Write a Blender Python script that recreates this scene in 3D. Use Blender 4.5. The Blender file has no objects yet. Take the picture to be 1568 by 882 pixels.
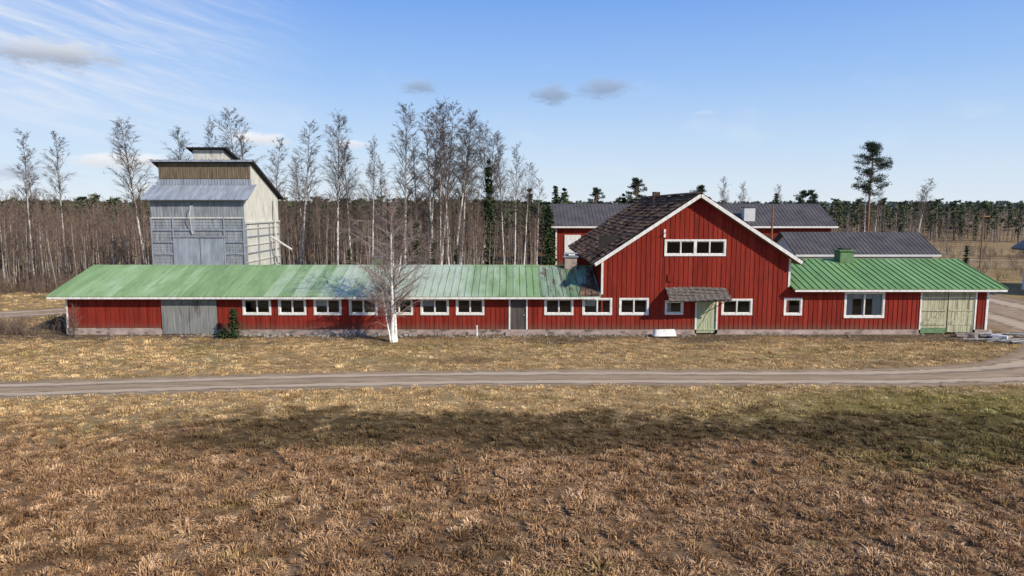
import bpy, math, random
import numpy as np
from mathutils import Vector, Matrix
R = math.radians
sc = bpy.context.scene
col = sc.collection

# ------------------------------------------------------------------ node helpers
class NT:
    def __init__(s, nt): s.nt = nt
    def n(s, t, **kw):
        nd = s.nt.nodes.new(t)
        for k, v in kw.items(): setattr(nd, k, v)
        return nd
    def put(s, sock, v):
        if v is None: return
        if hasattr(v, 'is_output') or isinstance(v, bpy.types.NodeSocket): s.nt.links.new(v, sock)
        elif isinstance(v, (tuple, list)):
            if len(v) == 3 and sock.type == 'RGBA': v = (*v, 1)
            sock.default_value = v
        else: sock.default_value = v
    def m(s, op, a, b=None, c=None, clamp=False):
        nd = s.n('ShaderNodeMath', operation=op, use_clamp=clamp)
        s.put(nd.inputs[0], a); s.put(nd.inputs[1], b); s.put(nd.inputs[2], c)
        return nd.outputs[0]
    def mix(s, f, a, b, blend='MIX'):
        nd = s.n('ShaderNodeMix', data_type='RGBA', blend_type=blend)
        s.put(nd.inputs[0], f); s.put(nd.inputs[6], a); s.put(nd.inputs[7], b)
        return nd.outputs[2]
    def smooth(s, v, a, b, lo=0.0, hi=1.0):
        nd = s.n('ShaderNodeMapRange', interpolation_type='SMOOTHSTEP')
        s.put(nd.inputs[0], v); s.put(nd.inputs[1], a); s.put(nd.inputs[2], b)
        s.put(nd.inputs[3], lo); s.put(nd.inputs[4], hi)
        return nd.outputs[0]
    def scalev(s, vec, sc_):
        nd = s.n('ShaderNodeVectorMath', operation='MULTIPLY')
        s.put(nd.inputs[0], vec); nd.inputs[1].default_value = sc_
        return nd.outputs[0]
    def noise(s, vec, scale, detail=4, rough=.55, dist=0):
        nd = s.n('ShaderNodeTexNoise')
        s.put(nd.inputs['Vector'], vec); nd.inputs['Scale'].default_value = scale
        nd.inputs['Detail'].default_value = detail; nd.inputs['Roughness'].default_value = rough
        nd.inputs['Distortion'].default_value = dist
        return nd.outputs[0]
    def ramp(s, f, stops):
        nd = s.n('ShaderNodeValToRGB'); cr = nd.color_ramp
        while len(cr.elements) < len(stops): cr.elements.new(.5)
        for e, (p, c) in zip(cr.elements, stops):
            e.position = p; e.color = (*c, 1)
        s.put(nd.inputs[0], f)
        return nd.outputs[0]
    def bump(s, h, strength=.5, dist=.02):
        nd = s.n('ShaderNodeBump'); s.put(nd.inputs['Height'], h)
        nd.inputs['Strength'].default_value = strength; nd.inputs['Distance'].default_value = dist
        return nd.outputs[0]

def newmat(name):
    m = bpy.data.materials.new(name); m.use_nodes = True
    nt = m.node_tree; b = nt.nodes['Principled BSDF']
    return m, NT(nt), b

def M(name, stops, mapv=(1, 1, 1), ns=3.0, detail=6, rough=.85, metallic=0., bump=.3, bd=.02,
      ov=None, spec=.3, coord='Object'):
    m, N, b = newmat(name)
    tc = N.n('ShaderNodeTexCoord').outputs[coord]
    f = N.noise(N.scalev(tc, mapv), ns, detail)
    c = N.ramp(f, stops)
    for o in (ov or []):
        g = N.noise(N.scalev(tc, o[1]), o[2], 5)
        c = N.mix(N.smooth(g, o[3], o[4]), c, o[0])
    N.put(b.inputs['Base Color'], c)
    b.inputs['Roughness'].default_value = rough
    b.inputs['Metallic'].default_value = metallic
    b.inputs['Specular IOR Level'].default_value = spec
    if bump:
        g = N.noise(N.scalev(tc, mapv), ns * 3, 6)
        N.put(b.inputs['Normal'], N.bump(g, bump, bd))
    return m

# ------------------------------------------------------------------ materials
def red_wood():
    m, N, b = newmat('red_painted_boards')
    tc = N.n('ShaderNodeTexCoord').outputs['Object']
    f = N.noise(N.scalev(tc, (5, 5, .5)), 1.6, 7, .65)
    c = N.ramp(f, [(.25, (.12, .017, .012)), (.5, (.235, .028, .018)), (.72, (.33, .05, .032))])
    sp = N.n('ShaderNodeSeparateXYZ'); N.put(sp.inputs[0], tc)
    fl = N.m('FLOOR', N.m('MULTIPLY', sp.outputs[0], 3.45))
    wn = N.n('ShaderNodeTexWhiteNoise', noise_dimensions='1D'); N.put(wn.inputs['W'], fl)
    c = N.mix(.45, c, N.ramp(wn.outputs[0], [(0, (.135, .018, .012)), (1, (.34, .046, .029))]))
    g = N.noise(N.scalev(tc, (1, 1, .35)), 1.3, 6, .7)
    c = N.mix(N.smooth(g, .5, .74, 0, .5), c, (.095, .028, .02))
    h = N.noise(N.scalev(tc, (9, 9, .8)), 2.2, 6, .7)
    c = N.mix(N.smooth(h, .62, .76, 0, .5), c, (.28, .14, .10))
    dirt = N.m('MULTIPLY', N.smooth(N.m('ADD', sp.outputs[2], N.m('MULTIPLY', g, .6)), 1.15, .5), .65)
    c = N.mix(dirt, c, (.14, .095, .07))
    N.put(b.inputs['Base Color'], c); b.inputs['Roughness'].default_value = .9
    b.inputs['Specular IOR Level'].default_value = .1
    N.put(b.inputs['Normal'], N.bump(N.noise(N.scalev(tc, (20, 20, 2)), 2, 5), .4, .01))
    return m
def green_roof(name, base, pale, rust_amt, fadeL, fadeR, fadebase=.0):
    m, N, b = newmat(name)
    tc = N.n('ShaderNodeTexCoord').outputs['Object']
    sp = N.n('ShaderNodeSeparateXYZ'); N.put(sp.inputs[0], tc)
    X = sp.outputs[0]
    fl = N.m('FLOOR', N.m('DIVIDE', X, .84))
    wn = N.n('ShaderNodeTexWhiteNoise', noise_dimensions='1D'); N.put(wn.inputs['W'], fl)
    n0 = N.noise(N.scalev(tc, (.25, .25, .25)), 1.0, 5, .65)
    n1 = N.noise(N.scalev(tc, (1.4, .35, .35)), 1.0, 6, .65)
    n2 = N.noise(N.scalev(tc, (6, .7, .7)), 1.0, 5, .6)
    v = N.m('ADD', N.m('MULTIPLY', wn.outputs[0], .22), N.m('MULTIPLY', n1, .78))
    c = N.ramp(v, [(.25, tuple(x * .7 for x in base)), (.5, base), (.75, tuple(min(1, x * 1.25) for x in base))])
    fx = N.m('MULTIPLY', N.smooth(X, fadeL - 7, fadeL + 4), N.smooth(X, fadeR + 6, fadeR - 4))
    fade = N.m('ADD', N.m('MULTIPLY', fx, .32), N.m('ADD', N.m('MULTIPLY', wn.outputs[0], .18), N.m('ADD', N.m('MULTIPLY', n1, .45), N.m('MULTIPLY', n0, .45))))
    c = N.mix(N.smooth(N.m('ADD', fade, fadebase), .55, .92, 0, .85), c, pale)
    c = N.mix(N.smooth(n2, .52, .72, 0, .5), c, tuple(x * .4 for x in base))
    r = N.noise(N.scalev(tc, (3.2, .55, .55)), 1.1, 7, .7)
    c = N.mix(N.smooth(r, .75 - rust_amt, .85 - rust_amt, 0, .85), c, (.10, .065, .04))
    N.put(b.inputs['Base Color'], c); b.inputs['Roughness'].default_value = .6
    b.inputs['Specular IOR Level'].default_value = .2
    N.put(b.inputs['Normal'], N.bump(n2, .3, .03))
    return m

mat = {}
mat['red'] = red_wood()
mat['white'] = M('white_painted_trim', [(.3, (.55, .54, .5)), (.6, (.78, .78, .75))], (2, 2, .6), 4, rough=.6, ov=[((.35, .33, .3), (3, 3, 1), 3, .6, .75)])
mat['conc'] = M('foundation_concrete', [(.3, (.26, .2, .17)), (.7, (.48, .38, .34))], ns=2, ov=[((.12, .1, .08), (1, 1, 2), 1.5, .52, .7)])
mat['roofL'] = green_roof('green_sheet_roof_faded', (.24, .37, .17), (.47, .53, .45), .07, -11, -3, .03)
mat['roofR'] = green_roof('green_sheet_roof', (.165, .31, .12), (.33, .45, .27), .14, 90, 95)
mat['darkroofpatch'] = green_roof('green_sheet_roof_mossy', (.16, .25, .13), (.4, .45, .39), .24, 90, 95, .12)
mat['tile'] = M('mossy_dark_tiles', [(.3, (.045, .03, .023)), (.5, (.115, .074, .055)), (.7, (.25, .17, .125))], ns=2.5, rough=.95, ov=[((.27, .19, .12), (1, 1, 1), 1.1, .54, .7), ((.025, .018, .014), (1, 1, 1), .7, .55, .66)], spec=.02)
mat['greywood'] = M('weathered_grey_boards', [(.3, (.15, .165, .18)), (.6, (.30, .325, .35)), (.8, (.42, .44, .46))], (6, 6, .6), 1.4, ov=[((.12, .11, .1), (3, 3, .4), 1.5, .58, .75)])
mat['canopy'] = M('old_canopy_boards', [(.3, (.06, .05, .045)), (.6, (.16, .14, .12)), (.8, (.3, .27, .24))], (6, 2, 2), 1.8)
mat['creamsheet'] = M('cream_sheet_metal', [(.3, (.46, .46, .41)), (.7, (.68, .68, .62))], (4, 4, .6), 1.4, rough=.6, ov=[((.3, .28, .22), (3, 3, .5), 1.2, .6, .78)])
mat['greymetal'] = M('galvanised_sheet', [(.3, (.25, .28, .32)), (.7, (.42, .47, .53))], (2, .5, .5), 1.5, rough=.5, metallic=.25, ov=[((.2, .17, .14), (3, .6, .6), 1.5, .6, .75)])
mat['brownwood'] = M('weathered_brown_boards', [(.3, (.08, .06, .04)), (.6, (.2, .155, .105)), (.8, (.31, .25, .18))], (6, 6, .6), 1.5)
mat['greydoor'] = M('weathered_door_sheet', [(.3, (.15, .155, .15)), (.7, (.29, .3, .29))], (8, 8, .5), 1.2, ov=[((.11, .1, .08), (2, 2, .5), 1.5, .52, .7)])
mat['greendoor'] = M('pale_green_door_paint', [(.3, (.27, .32, .19)), (.55, (.45, .49, .33)), (.75, (.55, .54, .42))], (7, 7, .5), 1.4, ov=[((.24, .2, .14), (5, 5, .4), 1.6, .58, .72)])
mat['creamdoor'] = M('weathered_cream_door', [(.3, (.26, .26, .16)), (.55, (.45, .44, .3)), (.75, (.55, .53, .4))], (7, 7, .5), 1.4, ov=[((.18, .15, .1), (5, 5, .4), 1.6, .52, .7)])
mat['greenpaint'] = M('green_paint', [(.3, (.09, .17, .08)), (.7, (.17, .28, .14))], ns=3)
mat['browndoor'] = M('dark_brown_door', [(.3, (.06, .048, .045)), (.7, (.12, .1, .095))], (5, 5, .5), 1.5)
mat['darkmetal'] = M('dark_grey_sheet_roof', [(.3, (.07, .062, .062)), (.7, (.115, .105, .105))], ns=.7, rough=.55, spec=.2)
mat['blackroof'] = M('black_roofing', [(.3, (.02, .02, .022)), (.7, (.045, .045, .048))], ns=2)
mat['plaster'] = M('light_grey_plaster', [(.3, (.5, .51, .52)), (.7, (.62, .63, .64))], ns=1)
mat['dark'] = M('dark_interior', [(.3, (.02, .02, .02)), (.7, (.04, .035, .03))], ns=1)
mat['curtain'] = M('curtain_cloth', [(.3, (.55, .58, .58)), (.7, (.75, .77, .77))], (8, 8, 1), 2)
mat['stone'] = M('field_stone', [(.3, (.13, .115, .1)), (.7, (.36, .33, .3))], ns=3)
mat['plank'] = M('old_plank', [(.3, (.27, .25, .22)), (.7, (.52, .49, .44))], (2, 8, 2), 2)
mat['bluegrey'] = M('blue_grey_roof', [(.3, (.06, .075, .1)), (.7, (.1, .12, .15))], ns=1, rough=.5)

def glassmat():
    m, N, b = newmat('window_glass')
    nt = m.node_tree; nt.nodes.remove(b)
    out = nt.nodes['Material Output']
    tr = N.n('ShaderNodeBsdfTransparent'); tr.inputs[0].default_value = (.8, .84, .84, 1)
    gl = N.n('ShaderNodeBsdfGlossy'); gl.inputs['Roughness'].default_value = .04
    tc = N.n('ShaderNodeTexCoord').outputs['Object']
    N.put(gl.inputs['Normal'], N.bump(N.noise(tc, 1.3, 2), .12, .03))
    fr = N.n('ShaderNodeFresnel'); fr.inputs[0].default_value = 1.5
    mx = N.n('ShaderNodeMixShader')
    N.put(mx.inputs[0], N.m('ADD', fr.outputs[0], .02, clamp=True)); N.put(mx.inputs[1], tr.outputs[0]); N.put(mx.inputs[2], gl.outputs[0])
    N.put(out.inputs[0], mx.outputs[0])
    return m
mat['glass'] = glassmat()

# ground colour group ---------------------------------------------------------
def ground_group():
    g = bpy.data.node_groups.new('GroundTint', 'ShaderNodeTree')
    g.interface.new_socket('Color', in_out='OUTPUT', socket_type='NodeSocketColor')
    N = NT(g); out = N.n('NodeGroupOutput')
    pos = N.n('ShaderNodeNewGeometry').outputs['Position']
    flat = N.scalev(pos, (1, 1, 0))
    sp = N.n('ShaderNodeSeparateXYZ'); N.put(sp.inputs[0], pos); X, Y = sp.outputs[0], sp.outputs[1]
    n1 = N.noise(N.scalev(flat, (.6, 1, 1)), .35, 5, .6)
    n2 = N.noise(flat, 1.1, 5, .65)
    n3 = N.noise(flat, 5, 4, .6)
    n4 = N.noise(N.scalev(flat, (.35, .8, 1)), .7, 5, .65)
    nb = N.m('SUBTRACT', n1, .5)
    Yn = N.m('ADD', Y, N.m('MULTIPLY', nb, 9))
    Yn2 = N.m('ADD', Yn, N.m('MULTIPLY', N.m('SUBTRACT', n2, .5), 5))
    mixn = N.m('ADD', N.m('MULTIPLY', n2, .6), N.m('MULTIPLY', n3, .4))
    russet = N.ramp(mixn, [(.3, (.18, .112, .062)), (.5, (.345, .225, .132)), (.7, (.52, .375, .24))])
    straw = N.ramp(mixn, [(.3, (.27, .185, .09)), (.5, (.51, .375, .20)), (.7, (.74, .59, .36))])
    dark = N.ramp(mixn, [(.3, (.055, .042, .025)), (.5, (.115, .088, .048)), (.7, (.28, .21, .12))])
    green = N.ramp(mixn, [(.3, (.11, .11, .03)), (.5, (.25, .23, .075)), (.7, (.45, .38, .17))])
    c = N.mix(N.smooth(Yn2, 21.5, 26.5), russet, straw)
    c = N.mix(N.smooth(n4, .55, .72, 0, .5), c, green)
    gx = N.m('MULTIPLY', N.smooth(N.m('ADD', X, N.m('MULTIPLY', nb, 22)), 4, 17), N.m('MULTIPLY', N.smooth(Yn2, 18, 22), N.smooth(Yn2, 30.5, 27.5)))
    c = N.mix(N.m('MULTIPLY', gx, .8), c, green)
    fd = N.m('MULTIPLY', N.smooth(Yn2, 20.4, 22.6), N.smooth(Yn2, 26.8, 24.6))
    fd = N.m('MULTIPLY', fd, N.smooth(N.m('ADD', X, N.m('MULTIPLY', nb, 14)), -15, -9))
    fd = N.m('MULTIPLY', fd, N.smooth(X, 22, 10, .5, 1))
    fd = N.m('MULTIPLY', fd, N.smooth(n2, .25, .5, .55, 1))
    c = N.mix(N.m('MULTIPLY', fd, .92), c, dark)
    # matted darker hollows scattered in the field
    mh = N.m('MULTIPLY', N.smooth(Y, 27, 24), N.smooth(n4, .46, .36))
    c = N.mix(N.m('MULTIPLY', mh, .5), c, (.12, .085, .05))
    lg = N.m('MULTIPLY', N.smooth(Y, 33, 36), N.smooth(n1, .5, .65))
    c = N.mix(N.m('MULTIPLY', lg, .4), c, green)
    ws = N.m('MULTIPLY', N.smooth(Y, 32, 34), N.smooth(n4, .46, .36))
    c = N.mix(N.m('MULTIPLY', ws, .6), c, (.2, .145, .09))
    dirt = N.ramp(n3, [(.3, (.12, .09, .06)), (.7, (.33, .26, .18))])
    c = N.mix(N.m('MULTIPLY', N.smooth(Yn2, 39, 41.5), N.smooth(Y, 43.5, 43)), c, dirt)
    floor_ = N.ramp(n2, [(.3, (.12, .08, .05)), (.7, (.27, .19, .12))])
    wf = N.m('MULTIPLY', N.smooth(N.m('ADD', Y, N.m('MULTIPLY', nb, 20)), 60, 66), N.smooth(X, 12, 5))
    c = N.mix(wf, c, floor_)
    far = N.ramp(N.noise(N.scalev(flat, (.03, .12, 1)), 1, 4), [(.3, (.33, .24, .13)), (.7, (.56, .43, .25))])
    c = N.mix(N.smooth(Y, 75, 90), c, N.mix(wf, far, floor_))
    N.put(out.inputs[0], c)
    return g
GG = ground_group()

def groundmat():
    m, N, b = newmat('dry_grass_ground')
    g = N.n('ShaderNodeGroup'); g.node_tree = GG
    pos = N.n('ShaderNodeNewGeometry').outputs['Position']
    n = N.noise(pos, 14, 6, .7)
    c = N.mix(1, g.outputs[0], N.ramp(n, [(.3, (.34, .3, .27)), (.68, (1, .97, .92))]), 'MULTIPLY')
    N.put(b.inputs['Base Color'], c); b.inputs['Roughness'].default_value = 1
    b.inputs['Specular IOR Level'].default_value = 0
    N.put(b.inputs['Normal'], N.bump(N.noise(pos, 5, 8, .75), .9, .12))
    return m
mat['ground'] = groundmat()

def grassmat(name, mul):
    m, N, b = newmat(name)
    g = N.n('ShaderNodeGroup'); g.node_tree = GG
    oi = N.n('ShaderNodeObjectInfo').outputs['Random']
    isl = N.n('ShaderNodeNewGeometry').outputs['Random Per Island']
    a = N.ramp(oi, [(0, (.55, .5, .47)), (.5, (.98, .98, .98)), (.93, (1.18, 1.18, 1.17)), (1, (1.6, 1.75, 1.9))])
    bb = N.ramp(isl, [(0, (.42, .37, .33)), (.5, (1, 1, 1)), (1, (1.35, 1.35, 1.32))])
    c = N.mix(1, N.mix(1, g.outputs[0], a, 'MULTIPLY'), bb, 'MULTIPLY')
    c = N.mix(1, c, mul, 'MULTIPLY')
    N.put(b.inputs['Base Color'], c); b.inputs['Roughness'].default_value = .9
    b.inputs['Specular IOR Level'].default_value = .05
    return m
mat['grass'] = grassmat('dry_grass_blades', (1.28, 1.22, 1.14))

def roadmat():
    m, N, b = newmat('gravel_road')
    uv = N.n('ShaderNodeUVMap').outputs[0]
    sp = N.n('ShaderNodeSeparateXYZ'); N.put(sp.inputs[0], uv)
    pos = N.n('ShaderNodeNewGeometry').outputs['Position']
    n1 = N.noise(N.scalev(pos, (.35, 1.6, 1)), 1.2, 6, .65); n2 = N.noise(pos, 18, 5, .7)
    u = N.m('ADD', sp.outputs[0], N.m('MULTIPLY', N.m('SUBTRACT', n1, .5), .22))
    t = N.m('ABSOLUTE', N.m('SUBTRACT', N.m('ABSOLUTE', N.m('SUBTRACT', u, .5)), .24))
    tr = N.smooth(t, .15, .03)
    c = N.ramp(N.m('ADD', N.m('MULTIPLY', n1, .6), N.m('MULTIPLY', n2, .4)), [(.32, (.20, .14, .085)), (.5, (.35, .26, .17)), (.68, (.50, .39, .275))])
    c = N.mix(N.m('MULTIPLY', tr, .6), c, (.58, .465, .34))
    rut = N.smooth(N.m('ABSOLUTE', N.m('SUBTRACT', t, .10)), .04, .0)
    c = N.mix(N.m('MULTIPLY', rut, .65), c, (.14, .105, .07))
    e = N.smooth(N.m('ABSOLUTE', N.m('SUBTRACT', u, .5)), .36, .5)
    c = N.mix(N.m('MULTIPLY', e, .6), c, (.22, .16, .095))
    N.put(b.inputs['Base Color'], c); b.inputs['Roughness'].default_value = .95
    b.inputs['Specular IOR Level'].default_value = .05
    h = N.m('ADD', n2, N.m('MULTIPLY', tr, -1.5))
    N.put(b.inputs['Normal'], N.bump(h, .6, .04))
    return m
mat['road'] = roadmat()

def barkmat(name, stops, dk, dkpos, topdark):
    m, N, b = newmat(name)
    tc = N.n('ShaderNodeTexCoord').outputs['Object']
    f = N.noise(N.scalev(tc, (1, 1, 5)), 2.2, 5, .6)
    c = N.ramp(f, stops)
    g = N.noise(N.scalev(tc, (2, 2, 8)), 1.2, 4, .7)
    c = N.mix(N.smooth(g, dkpos, dkpos + .06), c, dk)
    sp = N.n('ShaderNodeSeparateXYZ'); N.put(sp.inputs[0], tc)
    if topdark: c = N.mix(N.smooth(sp.outputs[2], topdark[0], topdark[1], 0, .85), c, (.10, .075, .06))
    N.put(b.inputs['Base Color'], c); b.inputs['Roughness'].default_value = .85
    b.inputs['Specular IOR Level'].default_value = .1
    return m
mat['birch'] = barkmat('birch_bark', [(.3, (.5, .47, .43)), (.6, (.78, .76, .72))], (.05, .045, .04), .6, (5, 13.5))
mat['twig'] = M('birch_twigs', [(.3, (.075, .056, .046)), (.7, (.145, .112, .095))], ns=.5, bump=0)
mat['ntwig'] = M('near_birch_twigs', [(.3, (.2, .14, .12)), (.7, (.38, .31, .28))], ns=.9, bump=0)
mat['ytrunk'] = barkmat('young_birch_bark', [(.3, (.27, .225, .19)), (.7, (.52, .47, .42))], (.1, .08, .07), .62, (5, 9))
mat['ytrunk2'] = barkmat('alder_bark', [(.3, (.11, .085, .065)), (.7, (.24, .19, .155))], (.07, .05, .04), .6, None)
mat['ytwig'] = M('young_twigs', [(.3, (.125, .088, .067)), (.7, (.235, .17, .133))], ns=.4, bump=0)
mat['pinebark'] = barkmat('pine_bark', [(.3, (.15, .085, .055)), (.7, (.30, .17, .11))], (.06, .04, .03), .6, None)
mat['sprbark'] = barkmat('spruce_bark', [(.3, (.08, .06, .05)), (.7, (.16, .12, .1))], (.04, .03, .03), .6, None)
def needles(name, a, b_):
    m, N, b = newmat(name)
    isl = N.n('ShaderNodeNewGeometry').outputs['Random Per Island']
    oi = N.n('ShaderNodeObjectInfo').outputs['Random']
    c = N.mix(isl, a, b_)
    c = N.mix(N.m('MULTIPLY', oi, .5), c, tuple(x * .6 for x in b_))
    N.put(b.inputs['Base Color'], c); b.inputs['Roughness'].default_value = .8
    b.inputs['Specular IOR Level'].default_value = .12
    return m
mat['spruce'] = needles('spruce_needles', (.02, .036, .017), (.07, .10, .038))
mat['pine'] = needles('pine_needles', (.018, .032, .024), (.06, .085, .05))
mat['farfir'] = needles('distant_conifer_hazed', (.06, .085, .05), (.14, .17, .085))  # paler than the near needles: slight distance haze put into the colour
mat['farfir2'] = needles('far_hill_conifer_hazed', (.10, .135, .125), (.17, .21, .18))  # bluer and paler still, aerial haze painted into the needle colour
mat['fartwig'] = M('distant_bare_trees', [(.3, (.19, .15, .13)), (.7, (.32, .26, .225))], ns=.3, bump=0)

# ------------------------------------------------------------------ mesh builder
class MB:
    def __init__(s): s.v = []; s.f = []; s.mi = []; s.mats = []
    def mid(s, k):
        if k not in s.mats: s.mats.append(k)
        return s.mats.index(k)
    def face(s, pts, k):
        i = len(s.v); s.v.extend([tuple(p) for p in pts]); s.f.append(tuple(range(i, i + len(pts)))); s.mi.append(s.mid(k))
    def box(s, x0, x1, y0, y1, z0, z1, k):
        i = len(s.v)
        s.v += [(x0, y0, z0), (x1, y0, z0), (x1, y1, z0), (x0, y1, z0), (x0, y0, z1), (x1, y0, z1), (x1, y1, z1), (x0, y1, z1)]
        for q in [(0, 3, 2, 1), (4, 5, 6, 7), (0, 1, 5, 4), (1, 2, 6, 5), (2, 3, 7, 6), (3, 0, 4, 7)]:
            s.f.append(tuple(i + a for a in q)); s.mi.append(s.mid(k))
    def obox(s, c, ax, ay, az, k):
        c, ax, ay, az = map(Vector, (c, ax, ay, az)); i = len(s.v)
        for sz in (-1, 1):
            for (sx, sy) in ((-1, -1), (1, -1), (1, 1), (-1, 1)):
                s.v.append(tuple(c + ax * sx + ay * sy + az * sz))
        for q in [(0, 3, 2, 1), (4, 5, 6, 7), (0, 1, 5, 4), (1, 2, 6, 5), (2, 3, 7, 6), (3, 0, 4, 7)]:
            s.f.append(tuple(i + a for a in q)); s.mi.append(s.mid(k))
    def prism(s, poly, axis, a0, a1, k):
        def P(p, a): return (a, p[0], p[1]) if axis == 'x' else (p[0], a, p[1])
        A = [P(p, a0) for p in poly]; B = [P(p, a1) for p in poly]; n = len(poly)
        s.face(A[::-1], k); s.face(B, k)
        for i in range(n):
            j = (i + 1) % n; s.face([A[i], A[j], B[j], B[i]], k)
    def tube(s, pts, rad, sides, k):
        k = s.mid(k); base = len(s.v); n = len(pts)
        d = Vector(pts[-1]) - Vector(pts[0])
        if d.length < 1e-6: return
        d.normalize()
        u = d.cross(Vector((0, 0, 1)) if abs(d.z) < .9 else Vector((1, 0, 0))).normalized(); w = d.cross(u)
        cs = [(math.cos(2 * math.pi * j / sides), math.sin(2 * math.pi * j / sides)) for j in range(sides)]
        for p, r in zip(pts, rad):
            for c_, s_ in cs:
                s.v.append((p[0] + r * (u.x * c_ + w.x * s_), p[1] + r * (u.y * c_ + w.y * s_), p[2] + r * (u.z * c_ + w.z * s_)))
        for i in range(n - 1):
            for j in range(sides):
                a = base + i * sides + j; b = base + i * sides + (j + 1) % sides
                s.f.append((a, b, b + sides, a + sides)); s.mi.append(k)
    def mesh(s, name, smooth=False):
        me = bpy.data.meshes.new(name); me.from_pydata(s.v, [], s.f)
        for k in s.mats: me.materials.append(mat[k])
        me.polygons.foreach_set('material_index', s.mi)
        if smooth: me.polygons.foreach_set('use_smooth', [True] * len(s.f))
        me.update(); return me
    def obj(s, name, parent=None, smooth=False):
        o = bpy.data.objects.new(name, s.mesh(name, smooth)); col.objects.link(o)
        if parent:
            o.parent = parent; o.matrix_parent_inverse = Matrix.Translation(-Vector(parent.location))
        return o

def empty(name, loc):
    e = bpy.data.objects.new(name, None); e.location = loc; col.objects.link(e); return e

def roof_slope(mb, e0, e1, r1, r0, th, k, rib=0, rw=.025, rh=.04, ribk=None):
    e0, e1, r0, r1 = map(Vector, (e0, e1, r0, r1))
    nrm = (e1 - e0).cross(r0 - e0).normalized()
    if nrm.z < 0: nrm = -nrm
    t = nrm * th
    A = [e0, e1, r1, r0]; B = [p - t for p in A]
    mb.face(A, k); mb.face(B[::-1], k)
    for i in range(4):
        j = (i + 1) % 4; mb.face([A[i], B[i], B[j], A[j]], k)
    if rib:
        L = (e1 - e0).length; n = max(1, int(L / rib)); ax = (e1 - e0).normalized()
        for i in range(n + 1):
            f = i / n
            a = e0.lerp(e1, f); b = r0.lerp(r1, f)
            if i == 0: a += ax * rw; b += ax * rw
            if i == n: a -= ax * rw; b -= ax * rw
            c = (a + b) / 2 + nrm * (rh / 2 + .002)
            mb.obox(c, ax * rw, (b - a) / 2, nrm * rh / 2, ribk or k)

def subtract(z0, z1, cuts):
    segs = [(z0, z1)]
    for (c0, c1) in cuts:
        out = []
        for (a, b) in segs:
            if c1 <= a or c0 >= b: out.append((a, b)); continue
            if c0 > a: out.append((a, c0))
            if c1 < b: out.append((c1, b))
        segs = out
    return segs

def facade(mb, segs, holes, y, th, z0, k, batten=.29, bw=.024, bp=.028):
    for (a, ta, b, tb) in segs:
        xs = sorted(set([a, b] + [h[0] for h in holes if a < h[0] < b] + [h[1] for h in holes if a < h[1] < b]))
        T = lambda x: ta + (tb - ta) * (x - a) / (b - a)
        for p, q in zip(xs, xs[1:]):
            mid = (p + q) / 2
            cuts = [(h[2], h[3]) for h in holes if h[0] < mid < h[1]]
            for (u, v) in subtract(z0, min(T(p), T(q)) - 1e-4, cuts):
                mb.face([(p, y, u), (q, y, u), (q, y, v), (p, y, v)], k)
            lo = min(T(p), T(q)) - 1e-4
            mb.face([(p, y, lo), (q, y, lo), (q, y, T(q)), (p, y, T(p))], k)
        x = a + .12
        while x < b - .05:
            cuts = [(h[2] - .02, h[3] + .02) for h in holes if h[0] - .06 < x < h[1] + .06]
            for (u, v) in subtract(z0, T(x) - .03, cuts):
                if v - u > .05: mb.box(x - bw, x + bw, y - bp, y + .002, u, v, k)
            x += batten
    for h in holes:
        x0, x1, c0, c1 = h
        mb.face([(x0, y, c0), (x0, y + th, c0), (x0, y + th, c1), (x0, y, c1)], k)
        mb.face([(x1, y, c0), (x1, y, c1), (x1, y + th, c1), (x1, y + th, c0)], k)
        mb.face([(x0, y, c0), (x1, y, c0), (x1, y + th, c0), (x0, y + th, c0)], k)
        mb.face([(x0, y, c1), (x0, y + th, c1), (x1, y + th, c1), (x1, y, c1)], k)

def window(parent, name, h, y, n=2, fw=.11, curtains=False):
    x0, x1, z0, z1 = h; mb = MB(); k = 'white'; f = .045
    mb.box(x0 - .07, x1 + .07, y - f, y + .03, z1 - .03, z1 + .08, k)
    mb.box(x0 - .07, x1 + .07, y - f - .02, y + .03, z0 - .09, z0 + .03, k)
    mb.box(x0 - .07, x0 + .04, y - f, y + .03, z0 + .03, z1 - .03, k)
    mb.box(x1 - .04, x1 + .07, y - f, y + .03, z0 + .03, z1 - .03, k)
    w = (x1 - x0 - .08) / n
    for i in range(n):
        a = x0 + .04 + i * w; b = a + w; s = .05
        mb.box(a, a + s, y + .0, y + .06, z0 + .03, z1 - .03, k); mb.box(b - s, b, y + .0, y + .06, z0 + .03, z1 - .03, k)
        mb.box(a + s, b - s, y + .0, y + .06, z0 + .03, z0 + .03 + s, k); mb.box(a + s, b - s, y + .0, y + .06, z1 - .03 - s, z1 - .03, k)
    for i in range(1, n):
        a = x0 + .04 + i * w; mb.box(a - .03, a + .03, y - .03, y - .002, z0 + .03, z1 - .03, k)
    mb.obj(name + '_frame', parent)
    g = MB(); g.face([(x0, y + .04, z0), (x1, y + .04, z0), (x1, y + .04, z1), (x0, y + .04, z1)], 'glass'); g.obj(name + '_glass', parent)
    if curtains:
        c = MB()
        def strip(a, b, zt, zb):
            n_ = 30; P = []
            for i in range(n_ + 1):
                x = a + (b - a) * i / n_; yy = y + .16 + .03 * math.sin(i * 1.3)
                P.append((x, yy))
            for i in range(n_): c.face([(P[i][0], P[i][1], zb), (P[i + 1][0], P[i + 1][1], zb), (P[i + 1][0], P[i + 1][1], zt), (P[i][0], P[i][1], zt)], 'curtain')
        for (a, b, zt, zb) in curtains: strip(a, b, zt, zb)
        c.obj(name + '_curtain', parent)

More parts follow.
